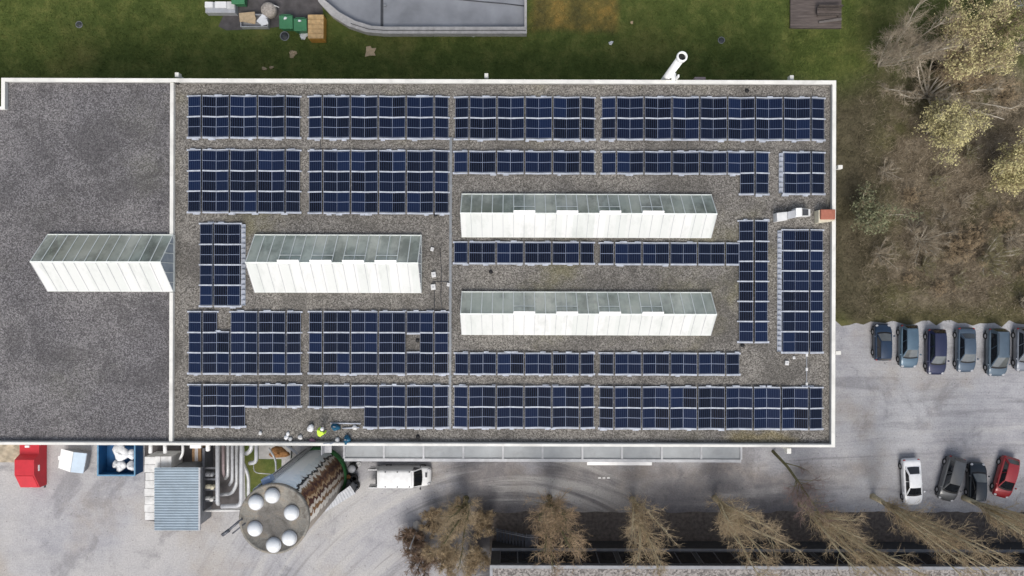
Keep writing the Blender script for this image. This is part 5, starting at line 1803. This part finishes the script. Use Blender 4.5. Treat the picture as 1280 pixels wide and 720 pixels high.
# crate of cartons
a, b = P3(298, 33, .8), P3(334, 17, .8)
ct = thing('crate', ((a.x + b.x) / 2, (a.y + b.y) / 2, 0), 'low pale crate heaped with cardboard and white sheets', 'crate')
mb = MB()
mb.box(a.x + .15, b.x, a.y, a.y + .06, 0, .7); mb.box(a.x + .15, b.x, b.y - .06, b.y, 0, .7)
mb.box(a.x + .15, a.x + .21, a.y + .06, b.y - .06, 0, .7); mb.box(b.x - .06, b.x, a.y + .06, b.y - .06, 0, .7)
mb.box(a.x + .15, b.x, a.y, b.y, 0, .06)
mb.build('boards', M['light_grey'], ct)
for (px, py, lx, ly, an, m, zz, lab) in ((309, 21, 1.5, .85, .1, 'card', .74, 'large tan cardboard sheet on the crate heap'), (313, 25, 1.0, .6, -.2, 'card', .80, 'smaller cardboard sheet on top of the crate heap'),
                                         (327, 24, .9, .55, .9, 'bag', .78, 'white sheet on the crate heap beside the cardboard'), (330, 28, .7, .5, .3, 'bag', .84, 'white sheet hanging at the crate corner')):
    c = P(px, py, zz)
    mb = MB(); mb.obox(c, an, lx, ly, zz - .05, zz)
    ca_, sa_ = math.cos(an), math.sin(an)
    mb.obox((c[0] + ca_ * lx * .3, c[1] + sa_ * lx * .3), an + .3, lx * .4, ly * .7, zz + .01, zz + .05)
    tag(mb.build('packing_sheet', M[m]), lab, 'packing sheet', 'sheets on the crate')
# round netted bale
c = P3(335, 11.5, .8)
bale = thing('round_bale', tuple((c.x, c.y, 0)), 'round pale netted bundle beside the crate of cardboard', 'bale')
mb = MB(); mb.lathe(c, [(.60, 0), (.72, .2), (.74, .6), (.66, .85), (.35, .95), (.01, .97)], 20)
mb.build('bundle', mat('straw_net', (.38, .34, .30), .9, 0, .35, 7), bale)
mb = MB()
for k in range(-3, 4):
    mb.tube([(c.x - .5, c.y + k * .16, .92 - abs(k) * .03), (c.x + .5, c.y + k * .16 + .05, .92 - abs(k) * .03)], .018, 4)
mb.build('netting', M['dark_grey'], bale)
mb = MB(); mb.tube([(c.x + .5, c.y + .4, .8), (c.x + 1.0, c.y + .25, .6)], .05, 6); mb.build('strap', M['white_dirty'], bale)
# manholes
for (px, py, r, lab) in ((99.3, 31, .33, 'dark round manhole cover in the lawn near the west end'), (901.5, 50.5, .33, 'dark round manhole cover in lawn east of the flue'), (356, 45.3, .45, 'large dark manhole cover in front of the green bins')):
    c = P3(px, py, 0)
    mh = thing('manhole', tuple(c), lab, 'manhole', 'manholes in the lawn')
    mb = MB(); mb.lathe(c, [(r, 0), (r, .09), (r * .84, .09), (r * .84, .05)], 22); mb.build('frame', M['mid_grey'], mh)
    mb = MB(); mb.lathe(c, [(r * .82, .02), (r * .82, .08), (r * .2, .085)], 22); mb.build('cover', M['dark_grey'], mh)
# litter
mb = MB()
pts = [(458, 59), (463.5, 58), (465, 61), (470.5, 60.5), (468, 66), (470, 70), (463, 70), (456.5, 71.5), (458, 65)]
mb.prism([P(a, b) for a, b in pts][::-1], .10, .14)
tag(mb.build('torn_cardboard', M['card']), 'torn piece of brown cardboard on grass below the ramp wall', 'cardboard')
for (px, py, s, m, lab) in ((366, 67.5, .42, 'card', 'crumpled beige paper on grass below the green bins'), (410.5, 45, .0, 'bag', None), (380.5, 44.5, .5, 'bag', 'white plastic rag at the foot of the orange box'),
                            (330.5, 86, .2, 'card', 'small beige scrap, western one of a pair by the parapet'), (339.5, 84.5, .18, 'card', 'small beige scrap, eastern one of a pair by the parapet'),
                            (591.7, 43.2, .26, 'bag', 'small white block beside the straight ramp wall'), (763.5, 54, .2, 'bag', 'small white scrap in the grass below the brown bed'), (789.5, 28.5, .16, 'card', 'tiny pale scrap in grass east of brown bed'), (353, 61, .15, 'card', None)):
    if not lab:
        continue
    c = P3(px, py, 0)
    mb = MB(); mb.blob((c.x, c.y, .06), (s, s * .8, .07), rng, 9, 0, .45)
    tag(mb.build('litter_scrap', M[m]), lab, 'litter', 'scraps on the lawn')
# deck and bench
a, b = P3(988, 34.5, .25), P3(1052, -40, .25)
dk = thing('timber_deck', ((a.x + b.x) / 2, (a.y + b.y) / 2, 0), 'square weathered timber deck on the lawn', 'deck')
MB().box(a.x, b.x, a.y, b.y, .05, .25).build('boards', M['deck'], dk)
MB().box(a.x - .02, b.x + .02, a.y - .05, a.y - .003, .0, .24).build('edge_board', M['wood_dark'], dk)
bn = thing('bench', (*P(1036, 16), .25), 'dark timber bench on the weathered deck', 'bench')
a, b = P3(1021.5, 19.5, .7), P3(1052, 9.5, .7)
for k in range(3):
    y0_ = a.y + k * (b.y - a.y) / 3
    MB().box(a.x, b.x, y0_ + .02, y0_ + (b.y - a.y) / 3 - .02, .62, .70).build('seat', M['wood_dark'] if k != 1 else M['deck'], bn)
for s in (a.x + .15, b.x - .25):
    MB().box(s, s + .1, a.y + .05, b.y - .05, .25, .62).build('leg', M['wood_dark'], bn)
MB().box(a.x - .0, b.x, b.y + .03, b.y + .12, .70, 1.1).build('backrest', M['wood_dark'], bn)
mb = MB()
p, q = P3(1023, 28.5, .3), P3(1051.5, 25, .3)
mb.hexa([(p.x, p.y - .06, .30), (q.x, q.y - .06, .30), (q.x, q.y + .2, .30), (p.x, p.y + .1, .30)], [(p.x, p.y - .06, .42), (q.x, q.y - .06, .42), (q.x, q.y + .2, .42), (p.x, p.y + .1, .42)])
tag(mb.build('loose_plank', mat('grey_plank', (.15, .135, .125), .85, 0, .2, 5)), 'loose grey plank on the deck in front of the bench', 'plank')

# marks on the road
mb = MB()
for k in range(3):
    c = P(749.5 + k * 5.5, 597.5)
    mb.sheet([(c[0] - .14, c[1] - .06), (c[0] + .14, c[1] - .06), (c[0] + .12, c[1] + .08), (c[0] - .14, c[1] + .06)], .004)
structure('road_markings', mb, M['white_paint'])

# pole in a pale foot among the bushes
c = P3(522.5, 657, 0)
lp = thing('slim_pole', tuple(c), 'slim grey pole in a pale stone foot among brown bushes', 'pole')
mb = MB(); mb.blob((c.x, c.y, .45), (.42, .62, .55), rng, 10, 0, .12); mb.build('foot', M['concrete'], lp)
MB().tube([(c.x - .02, c.y - .2, .4), (c.x - .02, c.y - .2, 5.6)], [.06, .05], 8).build('shaft', M['light_grey'], lp)
c = P3(561, 633, 0)
mb = MB(); mb.blob((c.x, c.y, .2), (.34, .28, .3), rng, 9, 0, .2)
tag(mb.build('boulder', M['concrete']), 'pale boulder at the road edge in front of brown bushes', 'boulder')


# ------------------------------------------------------------------ trees and shrubs
def rvec(rg, s=1.0):
    return Vector((rg.uniform(-1, 1), rg.uniform(-1, 1), rg.uniform(-1, 1))) * s


def grow(tr_, tw, rg, p, d, L, r, lvl, spec, tips):
    """a limb from p along d; side shoots by level.  tr_: woody mesh, tw: twig mesh"""
    nseg = 5 if lvl == 0 else (4 if lvl == 1 else 2)
    pts, rs = [p.copy()], [r]
    dd = d.normalized()
    for i in range(nseg):
        dd = (dd + rvec(rg, spec['wob'][lvl]) + Vector((0, 0, spec['up'][lvl]))).normalized()
        pts.append(pts[-1] + dd * (L / nseg))
        rs.append(r * (1 - .75 * (i + 1) / nseg))
    (tr_ if lvl <= spec['wood'] else tw).tube(pts, rs, 5 if lvl == 0 else (4 if lvl == 1 else 3), 0, lvl == 0)
    if lvl >= spec['levels'] - 1:
        tips.append((pts[-1], dd))
        tips.append((pts[-2], dd))
        return
    n_ = spec['n'][lvl]
    for k in range(n_):
        t = rg.uniform(spec['t0'][lvl], 1.0)
        f = t * nseg; i0 = min(int(f), nseg - 1)
        q = pts[i0].lerp(pts[i0 + 1], f - i0)
        ax = (pts[i0 + 1] - pts[i0]).normalized()
        side = ax.cross(rvec(rg)).normalized()
        an = rad(rg.uniform(*spec['ang'][lvl]))
        nd = ax * math.cos(an) + side * math.sin(an)
        ln = spec['len'][lvl + 1] * rg.uniform(.55, 1.15) * (1.15 - .55 * t)
        grow(tr_, tw, rg, q, nd, ln, max(spec['rmin'][lvl + 1], r * spec['rr'] * (1 - .5 * t)), lvl + 1, spec, tips)


def poplar(px, py, H_, spread, nst, seed, label, bark, twig, mult=1.0, lean=(0, 0)):
    rg = random.Random(seed)
    b = P3(px, py, 0)
    root = thing('poplar_tree', tuple(b), label, 'tree', 'row of bare poplars along the road')
    tr_, tw = MB(), MB()
    tips = []
    fine = rg.uniform(.8, 1.1)
    spec = dict(levels=4, wood=1, wob=(rg.uniform(.05, .09), .12, .22, .3), up=(.03, rg.uniform(.06, .13), .12, .10), n=(int(23 * mult), 7, 4), t0=(.08, .15, .2), ang=((13, rg.uniform(36, 50)), (16, 46), (20, 55)),
                len=(H_, rg.uniform(2.4, 3.3), 1.25, .7), rmin=(.05, .024 * fine, .0125 * fine, .009 * fine), rr=.30)
    trunk_h = 1.5
    tr_.tube([b + Vector((0, 0, -.1)), b + Vector((0, 0, .3)), b + Vector((lean[0] * .05, lean[1] * .05, trunk_h + .5))], [.34, .26, .22], 9)
    for i in range(nst):
        az = 2 * math.pi * (i + rg.uniform(-.3, .3)) / nst
        out = spread * rg.uniform(.45, 1.0) if i else .2
        hh = H_ * rg.uniform(.72, 1.0) if i else H_
        d = Vector((math.cos(az) * out + lean[0], math.sin(az) * out + lean[1], hh))
        z = rg.uniform(.4, trunk_h)
        grow(tr_, tw, rg, b + Vector((0, 0, z)), d, hh - z, .125 if i else .17, 0, spec, tips)
    tr_.build('trunk', bark, root)
    tw.build('crown', twig, root)
    return root


M['dry_leaf'] = mat('dry_brown_leaves', (.22, .17, .11), .9, 0, .4, 1.2)
M['dry_leaf_red'] = mat('dry_russet_leaves', (.19, .095, .07), .9, 0, .4, 1.2)
pl = [(582.5, 623, 12.5, 3.2, 5, 21, 'bare poplar at the west end of the row, rising out of brown bushes', 'bark_olive', 'twig_brown', .9),
      (686.5, 622, 14.0, 3.2, 7, 22, 'bare bushy poplar just east of the steel stair', 'bark_olive', 'twig_orange', 1.15),
      (790.5, 624, 15.5, 2.8, 6, 23, 'bare poplar third from the west end, opposite the white awning', 'bark_tan', 'twig_brown', .95),
      (893.5, 622.5, 16.5, 2.5, 7, 24, 'bare poplar opposite the east end of the canopy', 'bark_tan', 'twig_brown', .95),
      (1001, 630, 18.0, 2.4, 8, 25, 'bare poplar behind the reddish leaning tree', 'bark_tan', 'twig_brown', .95),
      (1091, 620.5, 19.5, 2.6, 7, 26, 'tall bare poplar with pale stems just below the white coupe', 'bark_tan', 'twig_brown', .95),
      (1205, 622, 18.0, 2.2, 7, 27, 'tall bare poplar at the east end, below the black small car', 'bark_tan', 'twig_brown', .9)]
for (px, py, H_, sp, ns, sd, lab, bk, tg, mu) in pl:
    poplar(px, py, H_, sp, ns, sd, lab, M[bk], M[tg], mu)

# leaning tree between building and road
rg = random.Random(77)
b = P3(966, 564, 0)
lt_ = thing('leaning_tree', tuple(b), 'slim leaning tree with a haze of reddish twigs beside the building corner', 'tree')
tip = P3(1018, 632, 7.5)
tr_, tw, tips = MB(), MB(), []
sp1 = P3(984, 583, 2.2); sp2 = P3(1001, 607, 4.6)
tr_.tube([b, sp1, sp2, tip], [.16, .13, .10, .05], 8)
spec = dict(levels=3, wood=0, wob=(.18, .22, .3), up=(.06, .06, .05), n=(9, 5), t0=(.2, .2), ang=((25, 60), (25, 60)), len=(2.6, 1.3, .7), rmin=(.035, .014, .010), rr=.35)
for k in range(22):
    t = rg.uniform(.35, 1.0)
    q = sp1.lerp(sp2, t / .6) if t < .6 else sp2.lerp(tip, (t - .6) / .4)
    ax = (tip - sp1).normalized()
    side = ax.cross(rvec(rg)).normalized()
    grow(tr_, tw, rg, q, ax * .7 + side * .7, rg.uniform(1.4, 2.6), .035, 0, spec, tips)
q = P3(982, 579, 1.9)
grow(tr_, tw, rg, q, Vector((1, .1, .7)), 2.4, .06, 0, spec, tips)
tr_.build('trunk', M['bark_olive'], lt_)
tw.build('crown', M['twig_pink'], lt_)


def shrub(px, py, label, H_, spread, nst, seed, bark, twig, leaf=None, nleaf=0, leaf_s=.10, n=(7, 5, 3), name='bare_shrub', levels=4, group='bare shrubs and willows', thick=1.0, lean=(0, 0), clump=.5, leafmin=.0):
    rg = random.Random(seed)
    b = P3(px, py, 0)
    root = thing(name, tuple(b), label, 'shrub', group)
    tr_, tw, tips = MB(), MB(), []
    spec = dict(levels=levels, wood=1, wob=(.12, .2, .28, .3), up=(.06, .08, .08, .05), n=n, t0=(.25, .25, .2), ang=((20, 50), (25, 60), (25, 65)),
                len=(H_, H_ * .38, H_ * .2, H_ * .11), rmin=(.04 * thick, .024 * thick, .015 * thick, .011 * thick), rr=.42)
    for i in range(nst):
        az = 2 * math.pi * (i + rg.uniform(-.35, .35)) / nst
        out = spread * rg.uniform(.3, 1.0)
        d = Vector((math.cos(az) * out + lean[0], math.sin(az) * out + lean[1], H_ * rg.uniform(.7, 1)))
        grow(tr_, tw, rg, b + Vector((rg.uniform(-.15, .15), rg.uniform(-.15, .15), 0)), d, d.length * rg.uniform(.8, 1.05), .075 * thick, 0, spec, tips)
    tr_.build('trunk', bark, root)
    tw.build('crown', twig, root)
    if leaf is not None:
        lf = MB()
        tips2 = [t for t in tips if t[0].z > leafmin * H_]
        vs, fs = [], []
        for _ in range(nleaf):
            p, d = rg.choice(tips2)
            c = p + rvec(rg, clump)
            u = rvec(rg).normalized(); v = u.cross(rvec(rg)).normalized()
            s = leaf_s * rg.uniform(.6, 1.4)
            k = len(vs)
            vs += [tuple(c - u * s), tuple(c + v * s * .5), tuple(c + u * s), tuple(c - v * s * .5)]
            fs.append((k, k + 1, k + 2, k + 3))
        lf.add(vs, fs)
        lf.build('foliage', leaf, root)
    return root


G1, G2 = 'shrubs in the meadow', 'brown bushes by the road'
shrub(1099, 82, 'brown-stemmed bare shrub at meadow edge nearest the timber deck', 6.5, 3.6, 11, 31, M['bark_pale'], M['twig_pale'], n=(11, 8, 4), group=G1, lean=(1.2, 1.2))
shrub(1163, 88, 'large multi-stemmed willow with yellow-green leaf clumps at the north', 7.0, 4.2, 12, 32, M['bark_dark'], M['twig_brown'], M['leaf_yellow'], 4200, .085, n=(10, 8, 4), name='willow_shrub', group=G1, lean=(1.0, 2.2), clump=.28, leafmin=.66)
shrub(1160, 121, 'whitish bare shrub sprawling between the two yellow-green willows', 4.2, 6.4, 16, 33, M['bark_pale'], M['twig_pale'], n=(10, 7, 4), group=G1, thick=1.5)
shrub(1158, 166, 'round yellow-green leafy shrub just below the whitish bare one', 5.4, 3.3, 12, 34, M['bark_pale'], M['twig_pale'], M['leaf_yellow'], 8500, .085, n=(8, 7, 4), name='willow_shrub', group=G1, clump=.3, leafmin=.4)
shrub(1243, 217, 'yellow-green leafy shrub at the picture edge in brown meadow', 4.8, 2.9, 11, 35, M['bark_pale'], M['twig_brown'], M['leaf_yellow'], 7500, .085, n=(8, 7, 4), name='willow_shrub', group=G1, clump=.3, leafmin=.4)
shrub(1072, 272, 'sparse grey-green shrub close to the east wall', 3.6, 2.6, 8, 36, M['bark_pale'], M['twig_brown'], M['leaf_grey'], 3200, .10, n=(6, 5, 3), name='willow_shrub', group=G1, clump=.45)
shrub(1236, 78, 'small yellowish shrub with one cut stem beside the large willow', 2.6, 1.6, 6, 37, M['bark_pale'], M['twig_brown'], M['leaf_yellow'], 900, .10, n=(6, 4, 3), name='willow_shrub', group=G1, clump=.3, leafmin=.4)
shrub(1277, 380, 'pale grey twiggy shrub at picture edge above the silver hatchback', 2.2, 1.8, 9, 38, M['bark_pale'], M['twig_pale'], n=(7, 5, 3), group=G1, thick=1.4)
shrub(1195, 100, 'brown bare thicket in shade below the large willow', 4.2, 3.8, 14, 39, M['bark_dark'], M['twig_brown'], n=(10, 7, 4), group=G1)
shrub(1218, 48, 'olive twiggy willow right behind the large one at the north-east', 5.5, 2.8, 9, 40, M['bark_dark'], M['twig_brown'], M['leaf_olive'], 3600, .085, n=(9, 7, 4), name='willow_shrub', group=G1, lean=(.8, .9), clump=.35, leafmin=.5)
for i, (px, py, H_, sp, sd, lab, tg, bkk) in enumerate(((519, 668, 2.2, 1.3, 51, 'dark brown bush around the slim pole', 'twig_red', 'bark_dark'),
                                                  (545, 645, 2.4, 1.5, 52, 'brown bush at the road bend beside the pale boulder', 'twig_brown', 'bark_dark'),
                                                  (574, 642, 2.6, 1.6, 53, 'dense tan bush at the foot of the westernmost poplar', 'twig_brown', 'bark_olive'),
                                                  (604, 647, 2.4, 1.4, 54, 'brown bush just west of the steel stair', 'twig_brown', 'bark_olive'),
                                                  (532, 692, 2.6, 1.5, 55, 'brown bush at the lower picture edge below the slim pole', 'twig_red', 'bark_dark'),
                                                  (560, 686, 3.2, 1.7, 56, 'tan bush with long upright stems below the westernmost poplar', 'twig_brown', 'bark_tan'),
                                                  (596, 690, 3.0, 1.5, 57, 'tan bush at the corner of the office block', 'twig_brown', 'bark_tan'))):
    shrub(px, py, lab, H_, sp * 1.15, 15, sd, M[bkk], M[tg], M['dry_leaf'], 250, .08, n=(11, 8, 4), name='bare_bush', group=G2, thick=1.15, clump=.22)

TH_L = 'low hazy tan thicket bush without leaves in the brown meadow'
G3 = 'low thickets in the meadow'
protos = []
for k, (bk_, tg_) in enumerate((('bark_pale', 'twig_pale'), ('bark_dark', 'twig_brown'), ('bark_pale', 'twig_olive'))):
    protos.append(shrub(1150 + 40 * k, 300 + 12 * k, TH_L, 2.2, 2.6, 14, 200 + k, M[bk_], M[tg_], n=(9, 7, 4), name='thicket_bush', group=G3, thick=.75, levels=4))
trg = random.Random(66)
for k, (px, py) in enumerate(((1110, 215), (1130, 245), (1168, 232), (1205, 250), (1240, 268), (1275, 262), (1100, 320), (1128, 345), (1160, 338), (1178, 278), (1215, 300), (1238, 335), (1262, 300), (1280, 335), (1200, 352), (1140, 290),
                              (1255, 120), (1215, 190), (1265, 60), (1170, 362))):
    o = copy_tree(protos[k % 3])
    x, y = P(px + trg.uniform(-6, 6), py + trg.uniform(-6, 6))
    o.location = (x, y, 0)
    o.rotation_euler.z = trg.uniform(0, 6.28)
    if k % 2:
        sc = trg.uniform(.35, .55)
    else:
        sc = trg.uniform(.45, .75)
    o.scale = (sc, sc, sc * trg.uniform(.7, 1.0))

# brown brush of the meadow, uncountable twigs
rg = random.Random(91)
br_ = MB()
vs, fs = [], []
for _ in range(26000):
    px, py = rg.uniform(1075, 1300), rg.uniform(95, 395)
    wgt = math.exp(-((px - 1215) / 95) ** 2 - ((py - 290) / 95) ** 2)
    if rg.random() > wgt * .95 + .12:
        continue
    b = P3(px, py, 0)
    d = Vector((rg.uniform(-1, 1), rg.uniform(-1, 1), rg.uniform(.1, 1.2))).normalized() * rg.uniform(.3, .95)
    s = d.cross(rvec(rg)).normalized() * .014
    k = len(vs)
    vs += [tuple(b - s), tuple(b + s), tuple(b + d)]
    fs.append((k, k + 1, k + 2))
br_.add(vs, fs)
o = br_.build('undergrowth', M['twig_pale'], origin=(0, 0, 0))
tag(o, 'tangle of dry brown twigs and stalks across the meadow', 'undergrowth', kind='stuff')

# ------------------------------------------------------------------ light, sky, camera
w = bpy.data.worlds.new("World")
scene.world = w
w.use_nodes = True
nt = w.node_tree
sky = nt.nodes.new("ShaderNodeTexSky")
sky.sky_type = 'NISHITA'
sky.sun_disc = False
EL = rad(52)
sky.sun_elevation = EL
sky.sun_rotation = rad(180)
sky.air_density = 1.0
sky.dust_density = 3.0
hs = nt.nodes.new("ShaderNodeHueSaturation")
hs.inputs["Saturation"].default_value = .55
nt.links.new(sky.outputs[0], hs.inputs["Color"])
bg = nt.nodes["Background"]
nt.links.new(hs.outputs[0], bg.inputs[0])
bg.inputs[1].default_value = .10
sun = bpy.data.lights.new("sun", 'SUN')
sun.energy = 1.3
sun.angle = rad(30)
sun.color = (1, .95, .88)
so = bpy.data.objects.new("sun", sun)
COL.objects.link(so)
so.rotation_euler = (rad(90) - EL, 0, 0)       # light comes from the south
so.rotation_euler = Vector((0, -math.cos(EL), math.sin(EL))).to_track_quat('Z', 'Y').to_euler()
so.location = (0, -50, 60)

cam = bpy.data.cameras.new("camera")
cam.sensor_width = 36
cam.lens = 36 * FOC / 1280
cam.clip_end = 1000
co = bpy.data.objects.new("camera", cam)
COL.objects.link(co)
co.location = (0, 0, CAM_H)
co.rotation_euler = (0, 0, TH)
scene.camera = co
scene.view_settings.view_transform = 'Standard'
scene.view_settings.look = 'None'
scene.view_settings.exposure = 0.66
scene.view_settings.gamma = 1
scene.cycles.max_bounces = 6
scene.cycles.transparent_max_bounces = 12
